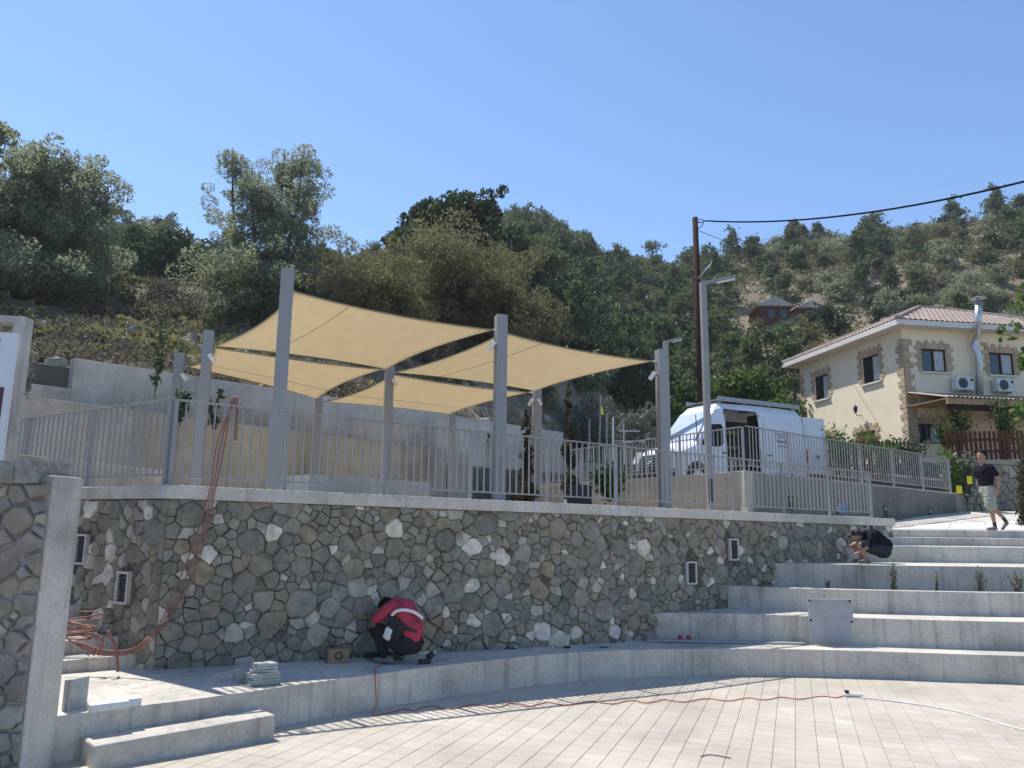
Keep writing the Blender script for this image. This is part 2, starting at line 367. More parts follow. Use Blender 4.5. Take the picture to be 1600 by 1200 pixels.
# ------------------------------------------------------------------ plaza
front_ctrl = [(-7.5, 4.3), (-5.6, 6.05), (-4.07, 7.53), (-3.01, 8.5), (-2.31, 9.25), (-1.55, 10.0), (-.81, 10.71), (.34, 11.66), (1.27, 12.26), (2.43, 12.72), (3.65, 12.90), (5.18, 12.87), (7.07, 12.62), (9.0, 12.40), (13, 12.3)]
front = [(p.x, p.y) for p in catmull([(x, y, 0) for x, y in front_ctrl], 6)]
pz = lambda x, y: plaza_z(x)
b = MB(); fxa = [p[0] for p in front]; fya = [p[1] for p in front]; xs_ = [-7.5 + .25 * i for i in range(83)] + [2.65]; xs_.sort()
for xa, xb in zip(xs_, xs_[1:]):
    ya, yb = float(np.interp(xa, fxa, fya)) + .08, float(np.interp(xb, fxa, fya)) + .08
    b.add([(xa, 2, plaza_z(xa) - .012), (xb, 2, plaza_z(xb) - .012), (xb, yb, plaza_z(xb) - .012), (xa, ya, plaza_z(xa) - .012)], [(0, 1, 2, 3)])
plaza = b.build('plaza', 'grout'); tag(plaza, kind='structure')
TA = Vector((0.94, -0.342)).normalized(); TB = Vector((0.342, 0.94)).normalized(); TS = 0.225
fx = [p[0] for p in front]; fy = [p[1] for p in front]
def front_y(x): return float(np.interp(x, fx, fy))
h = TS / 2 - 0.0018; e = 0.004
tv = [(-h, -h, -.03), (h, -h, -.03), (h, h, -.03), (-h, h, -.03), (-h, -h, -e), (h, -h, -e), (h, h, -e), (-h, h, -e), (-h + e, -h + e, 0), (h - e, -h + e, 0), (h - e, h - e, 0), (-h + e, h - e, 0)]
tf = [(0, 1, 5, 4), (1, 2, 6, 5), (2, 3, 7, 6), (3, 0, 4, 7), (4, 5, 9, 8), (5, 6, 10, 9), (6, 7, 11, 10), (7, 4, 8, 11), (8, 9, 10, 11)]
tb = MB(); tb.add(tv, tf); tile_me = tb.mesh('tile', 'tile')
cells = []
for i in range(-60, 60):
    for j in range(-10, 70):
        c = TA * (i * TS) + TB * (j * TS)
        if -7.4 < c.x < 12 and 2.2 < c.y < front_y(c.x) + 0.14: cells.append(c)
def vis(c):
    r = Vector((c.x, c.y, plaza_z(c.x) - EZ)); dpt = r.dot(fw)
    if dpt < .1: return 0
    u = 800 + r.dot(rt) / dpt * F_PX; v = 600 - r.dot(up) / dpt * F_PX
    return 1 / dpt if (-30 < u < 1630 and 0 < v < 1225) else 0
cells.sort(key=lambda c: -vis(c))
rest = MB()
for k, c in enumerate(cells):
    sl_ = -0.0236 if c.x < 2.65 else 0.0
    dz = R_.uniform(-.0012, .0012)
    ex = Vector((TA.x, TA.y, sl_ * TA.x)); ey = Vector((TB.x, TB.y, sl_ * TB.x)); ez = ex.cross(ey)
    mw = Matrix((ex, ey, ez)).transposed().to_4x4(); mw.translation = Vector((c.x, c.y, plaza_z(c.x) + dz))
    if k < 300:
        o = bpy.data.objects.new('tile', tile_me); col.objects.link(o); o.parent = plaza; o.matrix_world = mw
    else:
        rest.add([mw @ Vector(v) for v in tv], tf)
o = rest.build('tile_field', 'tile', plaza); tag(o, kind='stuff')

# ------------------------------------------------------------------ terraced benches
def struct(name, b, mat, bevel=0.0):
    o = b.build(name, mat, bevel=bevel); return tag(o, kind='structure')
bz = lambda x, y: bench_z(x)
b = MB(); poly = front + [(13, 14.6), (2.65, 14.2), (-4.1, 10.05), (-5.3, 10.9), (-8.5, 9.0), (-7.5, 4.6)]
b.prism(poly, -0.5, bz); bench1 = struct('lower_bench', b, 'concrete')
def stepb(name, line, z, back, mat='concrete', z0=-0.4, bev=0.012):
    pts = [(p.x, p.y) for p in catmull([(x, y, 0) for x, y in line], 5)] if len(line) > 2 else line
    b = MB(); b.prism(pts + [(14, back), (pts[0][0] + .35, back)], z0, z); return struct(name, b, mat, bev)
L2 = [(2.35, 13.80), (2.62, 13.76), (3.6, 13.80), (4.4, 13.72), (5.04, 13.56), (5.77, 13.40), (7.43, 13.15), (8.43, 13.06), (11, 12.95), (14, 12.9)]
L3 = [(3.75, 14.80), (4.02, 14.70), (5.75, 14.17), (7.87, 13.88), (9.03, 13.83), (14, 13.75)]
L4 = [(4.85, 15.42), (5.11, 15.35), (7.08, 15.02), (9.76, 14.95), (14, 14.9)]
L5 = [(6.8, 16.55), (7.2, 16.48), (9.44, 16.45), (14, 16.45)]
L6 = [(8.0, 17.22), (8.5, 17.22), (14, 17.22)]
L7 = [(8.1, 17.85), (8.6, 17.85), (14, 17.85)]
stepb('bench_tier_two', L2, 0.80, 15.0)
o = stepb('planting_bed', [(x, y + .16) for x, y in L3], 1.09, 15.6, 'soil', bev=0)
pts = [(p.x, p.y) for p in catmull([(x, y, 0) for x, y in L3], 5)]
b = MB(); b.prism(pts + [(x, y + .17) for x, y in reversed(pts)], 0.7, 1.20); struct('planter_kerb', b, 'concrete', .01)
stepb('bench_tier_four', L4, 1.585, 17.0); stepb('bench_tier_five', L5, 1.915, 17.6)
stepb('upper_step', L6, 2.085, 18.2)
stepb('top_step', L7, 2.245, 19.0)
b = MB(); b.add([(8.0, 18.55, 2.249), (22, 18.55, 2.249), (26, 27, 3.0), (13.0, 23.2, 2.78)], [(0, 1, 2, 3)]); ramp_o = struct('paved_ramp', b, 'concrete_pale')
# paving slabs of the ramp
for i in range(10):
    for j in range(5):
        x0 = 9.6 + i * .9 + j * .55; y0 = 18.7 + j * .9
        zz = lambda x, y: 2.249 + max(0, (y - 18.55)) * 0.088 + .012
        c = [(x0, y0), (x0 + .87, y0), (x0 + .87 + .52, y0 + .87), (x0 + .52, y0 + .87)]
        bb = MB(); bb.prism(c, lambda x, y: zz(x, y) - .03, zz); o = bb.build('paving_slab', 'paver_light', ramp_o)
# low step block in front of the lower bench
p0 = onb(145, 1205, plaza_z); p1 = onb(429, 1154.5, plaza_z); d = (p1 - p0); d.z = 0; d.normalize(); nb = Vector((-d.y, d.x, 0))
b = MB(); L = (p1 - p0).xy.length
b.par((p0.x, p0.y, -.2), d * L, nb * .42, Vector((0, 0, plaza_z(p0.x) + .2 + .21)))
o = b.build('step_block', 'concrete', bevel=.02); tag(o, 'long low concrete step block on the plaza in front of the lower bench', 'step')

# ------------------------------------------------------------------ rubble stone walls
def clip(poly, a, b, c):                 # keep a*x+b*y<=c
    out = []
    for i in range(len(poly)):
        p, q = poly[i], poly[(i + 1) % len(poly)]
        dp = a * p[0] + b * p[1] - c; dq = a * q[0] + b * q[1] - c
        if dp <= 0: out.append(p)
        if dp * dq < 0:
            t = dp / (dp - dq); out.append((p[0] + (q[0] - p[0]) * t, p[1] + (q[1] - p[1]) * t))
    return out
def rubble_cells(W, zlo, zhi, seed, classes):
    """angular rubble: dart-thrown sites of mixed size, weakly weighted Voronoi in a sheared metric"""
    rr = random.Random(seed); sites = []
    for prob, r0, r1, tries in classes:
        for _ in range(tries):
            r = rr.uniform(r0, r1); x = rr.uniform(0, W); z = rr.uniform(zlo, zhi)
            ok = True
            for (a, c, q) in sites:
                dx = (x - a) * .80; dz = z - c
                if dx * dx + dz * dz < ((r + q) * .80) ** 2: ok = False; break
            if ok: sites.append((x, z, r))
    cells = []
    for i, (x, z, r) in enumerate(sites):
        poly = [(0, zlo), (W, zlo), (W, zhi), (0, zhi)]
        for j, (a, c, q) in enumerate(sites):
            if i == j: continue
            dx = a - x; dz = c - z
            if dx * dx + dz * dz > 1.1: continue
            h_ = random.Random(min(i, j) * 7919 + max(i, j)); m_ = .5 + (r * r - q * q) * .5 / max(.01, dx * dx + dz * dz) * .7
            an = h_.uniform(-.27, .27); ca, sa = cos(an), sin(an); nx, nz = dx * ca - dz * sa, dx * sa + dz * ca
            px, pz_ = x + dx * m_, z + dz * m_
            # the cut between two stones is tilted at random, the same for both
            poly = clip(poly, nx, nz, nx * px + nz * pz_)
            if len(poly) < 3: break
        if len(poly) >= 3: cells.append(poly)
    return cells
def area(p): return abs(sum(p[i][0] * p[(i + 1) % len(p)][1] - p[(i + 1) % len(p)][0] * p[i][1] for i in range(len(p)))) / 2
def stone_geo(poly, rr, gap, o3, sx, nx, proud):
    """poly in (s,z) -> verts, faces in 3d"""
    cx = sum(p[0] for p in poly) / len(poly); cz = sum(p[1] for p in poly) / len(poly)
    # drop tiny edges, then cut corners
    P = [p for i, p in enumerate(poly) if (Vector(p) - Vector(poly[i - 1])).length > .018]
    if len(P) < 3: return None
    Q = []
    for i, p in enumerate(P):
        a, c = Vector(P[i - 1]), Vector(P[(i + 1) % len(P)]); p = Vector(p); k = rr.uniform(.02, .08)
        if rr.random() < .35: Q += [p.lerp(a, k), p.lerp(c, k)]
        else: Q.append(p)
        if (c - p).length > .09: Q.append(p.lerp(c, rr.uniform(.4, .6)) + Vector((rr.uniform(-1, 1), rr.uniform(-1, 1))) * .008)
    ctr = Vector((cx, cz)); rad = sqrt(area(poly) / pi)
    sh = max(.55, 1 - gap / max(rad, .02))
    Q = [ctr + (q - ctr) * sh + Vector((rr.uniform(-1, 1), rr.uniform(-1, 1))) * rad * .035 for q in Q]
    n = len(Q); d = rr.uniform(.35, 1.0) * proud; tx, tz = rr.uniform(-.16, .16), rr.uniform(-.18, .12)
    def P3(q, dep): return o3 + sx * q.x + nx * dep + Vector((0, 0, q.y))
    vs = [P3(q, -.05) for q in Q]
    vs += [P3(q, d * .45 + (q - ctr).x * tx + (q - ctr).y * tz) for q in Q]
    vs += [P3(ctr + (q - ctr) * .86, d + (q - ctr).x * tx + (q - ctr).y * tz + rr.uniform(-.1, .1) * proud) for q in Q]
    vs += [P3(ctr, d * 1.06)]
    fs = [(i, (i + 1) % n, n + (i + 1) % n, n + i) for i in range(n)] + [(n + i, n + (i + 1) % n, 2 * n + (i + 1) % n, 2 * n + i) for i in range(n)] + [(2 * n + i, 2 * n + (i + 1) % n, 3 * n) for i in range(n)]
    if sx.cross(Vector((0, 0, 1))).dot(nx) < 0: fs = [f[::-1] for f in fs]
    return vs, fs
def lay_stones(parent, cells, o3, sx, nx, mat, seed, gap, proud, limit, keep=lambda x, z: True):
    rr = random.Random(seed); lst = []
    for c in cells:
        cx = sum(p[0] for p in c) / len(c); cz = sum(p[1] for p in c) / len(c)
        if not keep(cx, cz): continue
        w_ = o3 + sx * cx; dist = sqrt(w_.x ** 2 + w_.y ** 2)
        lst.append((area(c) / dist ** 2, c))
    lst.sort(key=lambda t: -t[0]); rest = MB()
    for k, (_, c) in enumerate(lst):
        g = stone_geo(c, rr, gap, o3, sx, nx, proud)
        if not g: continue
        if k < limit: bb = MB(); bb.add(*g); bb.build('stone', mat, parent)
        else: rest.add(*g)
    if rest.v: tag(rest.build('small_stones', mat, parent), kind='stuff')
V3 = lambda p, z=0.0: Vector((p.x, p.y, z))
LIGHTS = [wall_px(1078, 895), wall_px(1144.5, 858.5), wall_px(1358, 827)]
wall = thing('stone_retaining_wall', 'long grey rubble stone retaining wall with concrete coping below the railing', 'wall', V3(WA))
wall.location = (0, 0, 0)
b = MB(); TK = .42
corner_in = V3(WA) - V3(WN) * TK
b.prism([tuple(wall_pt(0)), tuple(wall_pt(WL)), tuple(wall_pt(WL, -TK)), tuple(wall_pt(.0, -TK))], -0.3, lambda x, y: coping_z((Vector((x, y)) - WA).dot(WD)) - .16)
LWo = WA
b.prism([tuple(LWo), tuple(LWo + LD * LL), tuple(LWo + LD * LL - LN * TK), tuple(LWo - LN * TK)], -0.3, 2.56)
b.build('mortar_core', 'mortar', wall)
def step_profile(s):
    if s < 8.1: return .2
    return interp([(8.1, .78), (9.6, .8), (9.75, 1.1), (10.9, 1.2), (11.0, 1.55), (13.3, 1.6), (13.5, 1.9), (14.9, 2.0)], s)
cl = rubble_cells(WL, .25, 2.56, 11, [(0, .18, .235, 55), (0, .125, .17, 330), (0, .085, .12, 1300), (0, .055, .08, 4500), (0, .03, .045, 8000)])
def no_light(s, z):
    return all(abs(s - a) > .19 or abs(z - c) > .27 for a, c in LIGHTS)
cl = [c for c in (clip(c, .0155, 1.0, 2.548) for c in cl) if len(c) > 2 and area(c) > .0008]
lay_stones(wall, cl, V3(WA), V3(WD), V3(WN), 'stone', 5, .002, .045, 300, lambda s, z: z > step_profile(s) - .1 and z < coping_z(s) - .17 and no_light(s, z))
cl = rubble_cells(LL, .35, 2.54, 12, [(0, .16, .2, 12), (0, .11, .15, 120), (0, .07, .11, 900), (0, .04, .06, 1500)])
LL_L = []
for (u, v) in ((196, 918), (131, 858)):
    p = onplane(u, v, V3(LWo), V3(LN)); LL_L.append(((Vector((p.x, p.y)) - LWo).dot(LD), p.z))
lay_stones(wall, cl, V3(LWo), V3(LD), V3(LN), 'stone', 6, .002, .045, 70, lambda s, z: all(abs(s - a) > .19 or abs(z - c) > .27 for a, c in LL_L))
# coping
b = MB()
def cz_at(x, y): return coping_z(max(0, (Vector((x, y)) - WA).dot(WD)))
OV = .06
A0 = WA + (WN + LN).normalized() * OV * 1.1
b.prism([tuple(A0), tuple(wall_pt(WL + .08, OV)), tuple(wall_pt(WL + .08, -TK - .05)), tuple(WA - (WN + LN).normalized() * (TK + .05)), tuple(LWo + LD * LL - LN * (TK + .05)), tuple(LWo + LD * LL + LN * OV)],
        lambda x, y: cz_at(x, y) - .17, cz_at)
b.build('coping', 'concrete_pale', wall, bevel=.015)

def wall_light(p, ax, nx, wd, ht, label):
    t_ = thing('wall_light', label, 'light', p, 'recessed louvred lights in the stone wall')
    a = V3(ax); n = V3(nx); fwd = .06
    b = MB(); k = .028
    for (x0, x1, z0, z1) in ((-wd / 2, wd / 2, ht / 2 - k, ht / 2), (-wd / 2, wd / 2, -ht / 2, -ht / 2 + k), (-wd / 2, -wd / 2 + k, -ht / 2 + k, ht / 2 - k), (wd / 2 - k, wd / 2, -ht / 2 + k, ht / 2 - k)):
        b.par(a * x0 + n * (-.03) + Vector((0, 0, z0)), a * (x1 - x0), n * (.03 + fwd), Vector((0, 0, z1 - z0)))
    b.build('frame', 'frame_stone', t_)
    b = MB(); b.par(a * (-wd / 2 + k) - n * .03 + Vector((0, 0, -ht / 2 + k)), a * (wd - 2 * k), n * .05, Vector((0, 0, ht - 2 * k))); b.build('backing', 'louvre', t_)
    for i in range(7):
        z = -ht / 2 + k + (ht - 2 * k) * (i + .5) / 7
        b = MB(); b.par(a * (-wd / 2 + k) + n * .02 + Vector((0, 0, z)), a * (wd - 2 * k), n * .022 + Vector((0, 0, -.02)), Vector((0, 0, .008))); b.build('slat', 'louvre', t_)
for (s, z), lab in zip(LIGHTS, ('lower of two white framed lights where benches meet the stone wall', 'upper of two white framed lights where benches meet the stone wall', 'small white framed wall light above the crouching person in black')):
    p = wall_pt(s); wall_light((p.x, p.y, z), WD, WN, .24, .40, lab)
for (s, z), lab in zip(LL_L, ('white framed wall light nearer the hose, above the left steps', 'white framed wall light beside the concrete column at left')):
    p = LWo + LD * s; wall_light((p.x, p.y, z), -LD, LN, .25, .40, lab)

# left stair between column wall and stone wall
a = onz(95, 1056, .51); c = onz(197, 1046, .51); dd = (c - a); dd.z = 0; dd.normalize(); dn = Vector((-dd.y, dd.x, 0))
b = None
stair = thing('side_stair', 'concrete steps rising between the left column and the stone wall', 'stairs', (0, 0, 0))
for i in range(7):
    b = MB(); w0 = a + dn * (.42 * i) - dd * 2.2
    b.par(Vector((w0.x, w0.y, .3)), dd * (2.2 + (c - a).length + .25), dn * (.425 * (7 - i)), Vector((0, 0, .21 + .165 * (i + 1) - .0)))
    b.build('step', 'concrete', stair, bevel=.01)

# left foreground pillar wall
pil = thing('stone_pillar_wall', 'foreground stone wall end with rough mortar top beside the concrete column', 'wall', (0, 0, 0))
PXR = at(80, 760, 6.95).x; PY = 6.95
b = MB(); b.par((PXR - 3.2, PY, -.4), (3.19, 0, 0), (0, .40, 0), (0, 0, 3.06)); b.build('mortar_core', 'mortar_pale', pil)
cl = rubble_cells(3.2, -.25, 2.60, 21, [(0, .13, .16, 20), (0, .09, .12, 200), (0, .06, .09, 1200), (0, .03, .05, 2500)])
lay_stones(pil, cl, Vector((PXR - 3.2, PY, 0)), Vector((1, 0, 0)), Vector((0, -1, 0)), 'stone_brown', 8, .014, .05, 130)
b = MB(); rr = random.Random(3); nn = 14
for i in range(nn):
    x0 = PXR - 3.34 + 3.24 * i / nn
    b.par((x0, PY - .05 + rr.uniform(-.015, .015), 2.6), (3.24 / nn + .003, 0, 0), (0, .48, 0), (0, 0, .20 + rr.uniform(-.02, .03)))
b.build('mortar_cap', 'mortar_pale', pil)
b = MB(); b.par((PXR - .34, 6.965, .02), (.36, 0, 0), (0, .47, 0), (0, 0, at(110, 745, 7.2).z - .02))
o = b.build('concrete_column', 'concrete_pale', bevel=.02); tag(o, 'tall plain concrete column end beside the foreground stone wall', 'column')

# ------------------------------------------------------------------ terrace, retaining walls
b = MB(); b.prism([tuple(wall_pt(.1, -.3)), tuple(wall_pt(WL - .3, -.3)), (6.6, 19.0), (4.0, 22.5), (1.5, 31.0), (-10.0, 18.3), tuple(LWo + LD * (LL + 3)), tuple(LWo + LD * .1 - LN * .3)], -.3, 2.53)
struct('terrace', b, 'concrete_pale')
def long_wall(name, label, p0, p1, thick, z0, zt0, zt1, mat, cap=0.0):
    d = (p1 - p0).normalized(); n = Vector((-d.y, d.x))
    b = MB(); q = [p0, p1, p1 + n * thick, p0 + n * thick]; Lw = (p1 - p0).length
    b.prism([tuple(x) for x in q], z0, lambda x, y: zt0 + (zt1 - zt0) * ((Vector((x, y)) - p0).dot(d) / Lw))
    o = b.build(name, mat, bevel=.012); return tag(o, label, 'wall')
uw1 = UWA + UWD * 18.3
long_wall('upper_retaining_wall', 'high pale concrete retaining wall behind the shade sails', UWA - UWD * .05, uw1, .3, 1.0, EZ + 3.65, EZ + 3.65, 'concrete_wall')
long_wall('stepped_wall_end', 'lower left end of the high concrete retaining wall beyond the sign', UWA - UWD * 6.0, UWA - UWD * .05, .3, 1.0, EZ + 2.93, EZ + 2.93, 'concrete_wall')
lw0 = at(-60, 606, 15.2); lw1 = at(800, 716, 29.0)
lwo = long_wall('planter_wall', 'lower beige concrete planter wall in front of the high retaining wall', Vector((lw0.x, lw0.y)), Vector((lw1.x, lw1.y)), .22, 1.0, lw0.z, lw1.z, 'concrete_warm')
kw0 = at(-30, 703, 10.5); kw1 = at(262, 736, 13.0)
long_wall('ramp_kerb_wall', 'low concrete kerb wall behind the left end of the railing', Vector((kw0.x, kw0.y)), Vector((kw1.x, kw1.y)), .2, 1.0, kw0.z, kw1.z, 'concrete_warm')
# soil strip between planter wall and upper wall
b = MB(); d_ = Vector((-UWD.y, UWD.x)); b.prism([tuple(UWA), tuple(uw1), (lw1.x - .16, lw1.y + .12), (lw0.x - .16, lw0.y + .12)], 1.0, lambda x, y: EZ + 1.95); struct('planter_soil', b, 'soil')

# street level behind the upper fence
fc = at(1166, 735, 17.7); fl = at(845, 760, 24.3); fe = at(1494, 770.5, 23.0)
SZ = fc.z
def street_z(x, y): return SZ + (fe.z - SZ) * max(0, min(1.2, (x - fc.x) / (fe.x - fc.x)))
b = MB(); b.prism([(fc.x, fc.y), (fe.x, fe.y), (fe.x + 1.5, fe.y + 2), (30, 30), (30, 46), (-1, 46), (fl.x, fl.y)], 1.0, lambda x, y: street_z(x, y) - .03); struct('street', b, 'asphalt')
Vf = lambda p: Vector((p.x, p.y))
long_wall('street_wall_lit', 'sunlit concrete wall under the upper railing left of its corner', Vf(fl), Vf(fc), .2, 1.6, fl.z, SZ, 'concrete_warm')
long_wall('street_wall_shaded', 'shaded concrete wall with small step lights under the upper railing', Vf(fc), Vf(fe), .2, 1.6, SZ, fe.z, 'concrete_wall')
f0 = at(780, 709, 31.5); f1 = at(985, 731, 31.5)
long_wall('far_street_wall', 'distant low pale wall across the street behind the van nose', Vf(f0), Vf(at(1010, 731, 32)), .25, 2.0, f0.z, f1.z, 'concrete_warm')
# step lights in the shaded wall
nS = Vector(((fe - fc).y, -(fe - fc).x, 0)).normalized(); dS = (Vf(fe) - Vf(fc)).normalized()
for u, v in ((1235, 786), (1310, 793), (1383.5, 800), (1453, 804)):
    p = onplane(u, v, V3(Vf(fc)), nS)
    t_ = thing('step_light', 'small dark step light in the shaded wall, %s' % {1235: 'nearest the wall corner', 1310: 'second from the corner', 1383.5: 'third from the corner', 1453: 'nearest the walking person'}[u], 'light', p, 'step lights in the shaded wall')
    b = MB(); b.par(V3(dS) * -.09 - nS * .05 + Vector((0, 0, -.16)), V3(dS) * .18, nS * .062, Vector((0, 0, .32))); b.build('frame', 'black', t_)
    b = MB(); b.par(V3(dS) * -.06 + Vector((0, 0, .05)), V3(dS) * .12, nS * .018, Vector((0, 0, .07))); b.build('lens', 'wood_tan', t_)  # tan block: orange sun glint on the fitting's top, put into colour

# ------------------------------------------------------------------ railings
def railing(name, label, p0, p1, h0, h1, span, nb, post_w=.05, first=True, last=True):
    """p0,p1 base points (Vector); children: top_rail, bottom_rail, post, baluster"""
    t_ = thing(name, label, 'railing', p0, 'grey steel railings')
    d3 = p1 - p0; L = d3.xy.length; d = Vector((d3.x, d3.y, 0)).normalized(); n = Vector((-d.y, d.x, 0))
    at_ = lambda s, z: d * s + Vector((0, 0, d3.z * s / L + z))
    hh = lambda s: h0 + (h1 - h0) * s / L
    sl_ = Vector((d.x, d.y, d3.z / L))
    b = MB(); b.par(at_(0, h0) - n * .03 - Vector((0, 0, .022)), at_(L, h1) - at_(0, h0), n * .06, Vector((0, 0, .022))); b.build('top_rail', 'metal_grey', t_, bevel=.005)
    b = MB(); b.par(at_(0, .11) - n * .015, at_(L, .11) - at_(0, .11), n * .03, Vector((0, 0, .025))); b.build('bottom_rail', 'metal_grey', t_)
    ns = max(1, round(L / span)); 
    for i in range(ns + 1):
        if (i == 0 and not first) or (i == ns and not last): continue
        s = L * i / ns; b = MB(); b.par(at_(s, -.02) - d * post_w / 2 - n * .022, d * post_w, n * .044, Vector((0, 0, hh(s)))); b.build('post', 'metal_grey', t_)
    bm = MB(); bm.par((-.0095, -.0095, 0), (.019, 0, 0), (0, .019, 0), (0, 0, 1)); me = bm.mesh('baluster', 'metal_grey')
    for i in range(ns):
        for k in range(1, nb + 1):
            s = L * (i + k / (nb + 1)) / ns; o = bpy.data.objects.new('baluster', me); col.objects.link(o); o.parent = t_
            o.location = at_(s, .12); o.scale = (1, 1, hh(s) - .14); o.rotation_euler[2] = atan2(d.y, d.x)
    return t_
ri = -.16
pA = V3(wall_pt(.02, ri), coping_z(0)); pB = V3(wall_pt(14.42, ri), coping_z(14.42))
railing('terrace_railing', 'long grey steel railing on the stone wall coping', pA, pB, 1.11, 1.02, 1.44, 11)
pL = V3(LWo + LD * (LL + 2.2) - LN * .16, 2.73)
railing('terrace_railing', 'short grey steel railing angling back left beside the sign', pA + Vector((-.08, .03, .01)), pL, 1.11, 1.08, 1.85, 12, .07, True)
railing('street_railing', 'grey railing on the sunlit wall rising towards the van', fl + Vector((0, .1, 0)), fc + Vector((-.02, .1, 0)), 1.03, 1.03, 1.9, 15)
railing('street_railing', 'grey railing along the shaded wall in front of the van', fc + Vector((.06, .1, 0)), fe + Vector((-.1, .1, 0)), 1.05, 1.05, 1.55, 12, first=False)

# ------------------------------------------------------------------ shade sails and posts
POSTS = {}
def sail_post(key, u, v, Y, label, wd=.215, z0=2.5):
    top = at(u, v, Y); t_ = thing('sail_post', label, 'post', (top.x, top.y, z0), 'grey square posts carrying the shade sails', rz=0.30)
    b = MB(); b.box((0, 0, (top.z - z0) / 2), (wd, wd, top.z - z0)); b.build('shaft', 'post_grey', t_, bevel=.008)
    b = MB(); b.box((0, 0, .012), (wd + .16, wd + .16, .024)); b.build('base_plate', 'post_grey', t_)
    POSTS[key] = (top, t_); return t_
sail_post('P1', 450, 422, 12.4, 'tallest grey sail post, front left behind the railing')
sail_post('P3', 783, 493, 14.55, 'front middle grey sail post where two sails meet')
sail_post('P5', 1033, 547, 16.75, 'front right grey sail post in front of the van')
sail_post('L1', 327, 518, 16.3, 'left grey sail post, taller of the left pair')
sail_post('L2', 281, 553, 18.0, 'leftmost grey sail post, shorter of the left pair')
sail_post('P2', 609, 573, 19.0, 'central grey sail post under the meeting sail corners')
sail_post('P4', 839, 607, 20.7, 'right rear grey sail post beside the young cypress')
sail_post('B1', 499, 614, 21.5, 'rear grey sail post under the lowest sail corner')
sail_post('B2', 706, 640, 25.0, 'farthest grey sail post behind the low sail')
def sail(label, corners, sag=.10):
    """corners: 4 world points in order; hypar sheet with edges curved inwards"""
    P = [Vector(c) for c in corners]; ctr = sum(P, Vector()) / 4; n = 22; vs = []; fs = []
    t_ = thing('shade_sail', label, 'shade sail', (0, 0, 0), 'tan shade sails')
    for i in range(n + 1):
        for j in range(n + 1):
            a, c = i / n, j / n
            # pull edges in
            ku = sag * 4 * c * (1 - c); kv = sag * 4 * a * (1 - a)
            a2 = a + (0.5 - a) * 2 * ku * .5; c2 = c + (0.5 - c) * 2 * kv * .5
            p = P[0] * (1 - a2) * (1 - c2) + P[1] * a2 * (1 - c2) + P[2] * a2 * c2 + P[3] * (1 - a2) * c2
            vs.append(p)
    for i in range(n):
        for j in range(n): q = i * (n + 1) + j; fs.append((q, q + n + 1, q + n + 2, q + 1))
    b = MB(); b.add(vs, fs); cl_ = b.build('cloth', 'sail', t_, smooth=True)
    so_ = cl_.modifiers.new('thick', 'SOLIDIFY'); so_.thickness = .004
    edge = [i * (n + 1) for i in range(n + 1)] + [n * (n + 1) + j for j in range(1, n + 1)] + [i * (n + 1) + n for i in range(n - 1, -1, -1)] + [j for j in range(n - 1, 0, -1)]
    ep = [vs[k] for k in edge]; b = MB(); b.tube(ep + [ep[0]], .014, 5, caps=False); b.build('hem', 'sail_hem', cl_)
    for fr in (.25,):
        k = round(n * fr); b = MB(); b.tube([vs[k * (n + 1) + j] - Vector((0, 0, .006)) for j in range(n + 1)], .007, 4); b.build('seam', 'sail_hem', cl_)
    return t_
def hook(pk, p, t_):
    top, po = POSTS[pk]; q = Vector((top.x, top.y, p.z)); 
    b = MB(); b.tube([q, p], .014, 6); b.tube([q + (p - q) * .35, q + (p - q) * .8], .028, 6); b.build('turnbuckle', 'steel', t_)
def mk_sail(label, cs, sag=.10):
    pts = []
    for pk, u, v in cs:
        Y = POSTS[pk][0].y; pts.append(at(u, v, Y))
    c = sum(pts, Vector()) / 4
    pts2 = [p + (c - p).normalized() * .12 for p in pts]
    t_ = sail(label, pts2, sag)
    for (pk, u, v), p in zip(cs, pts2): hook(pk, p, t_)
mk_sail('front left tan shade sail, the highest and largest', [('P1', 456, 452), ('P3', 779, 515), ('P2', 607, 578), ('L1', 331, 541)])
mk_sail('front right tan shade sail reaching towards the van', [('P3', 787, 517), ('P5', 1027, 564), ('P4', 837, 612), ('P2', 612, 582)])
mk_sail('rear left tan shade sail, low beneath the highest one', [('L2', 285, 572), ('L1', 329, 541), ('P2', 604, 577), ('B1', 498, 625)])
mk_sail('rear right tan shade sail dappled with tree shadow', [('B1', 503, 628), ('P2', 610, 583), ('P4', 832, 613), ('B2', 704, 648)])
# small floodlights on the posts
for pk, u, v, s_, lab in (('L1', 331, 559, 1, 'small white floodlight on the taller left sail post'), ('L2', 288, 589, 1, 'small white floodlight on the leftmost sail post'), ('P3', 768, 541, -1, 'small white floodlight on the front middle sail post'),
                     ('P5', 1019, 587, -1, 'small white floodlight on the front right sail post'), ('P4', 829, 629, -1, 'left of the two small floodlights on the right rear post'), ('P4', 843, 628, 1, 'right of the two small floodlights on the right rear post'), ('P2', 617, 597, 1, 'small white floodlight on the central sail post')):
    p = at(u, v, POSTS[pk][0].y - .1); t_ = thing('floodlight', lab, 'light', p, 'small floodlights on sail posts')
    rm = Matrix.Rotation(-.6 * s_, 3, 'Y') @ Matrix.Rotation(.3, 3, 'X')
    b = MB(); b.box((0, 0, 0), (.09, .10, .20), mat=rm); b.build('housing', 'white_plastic', t_, bevel=.008)
    b = MB(); b.tube([(0, 0, 0), (-s_ * .12, .08, .03)], .015, 6); b.build('bracket', 'steel', t_)

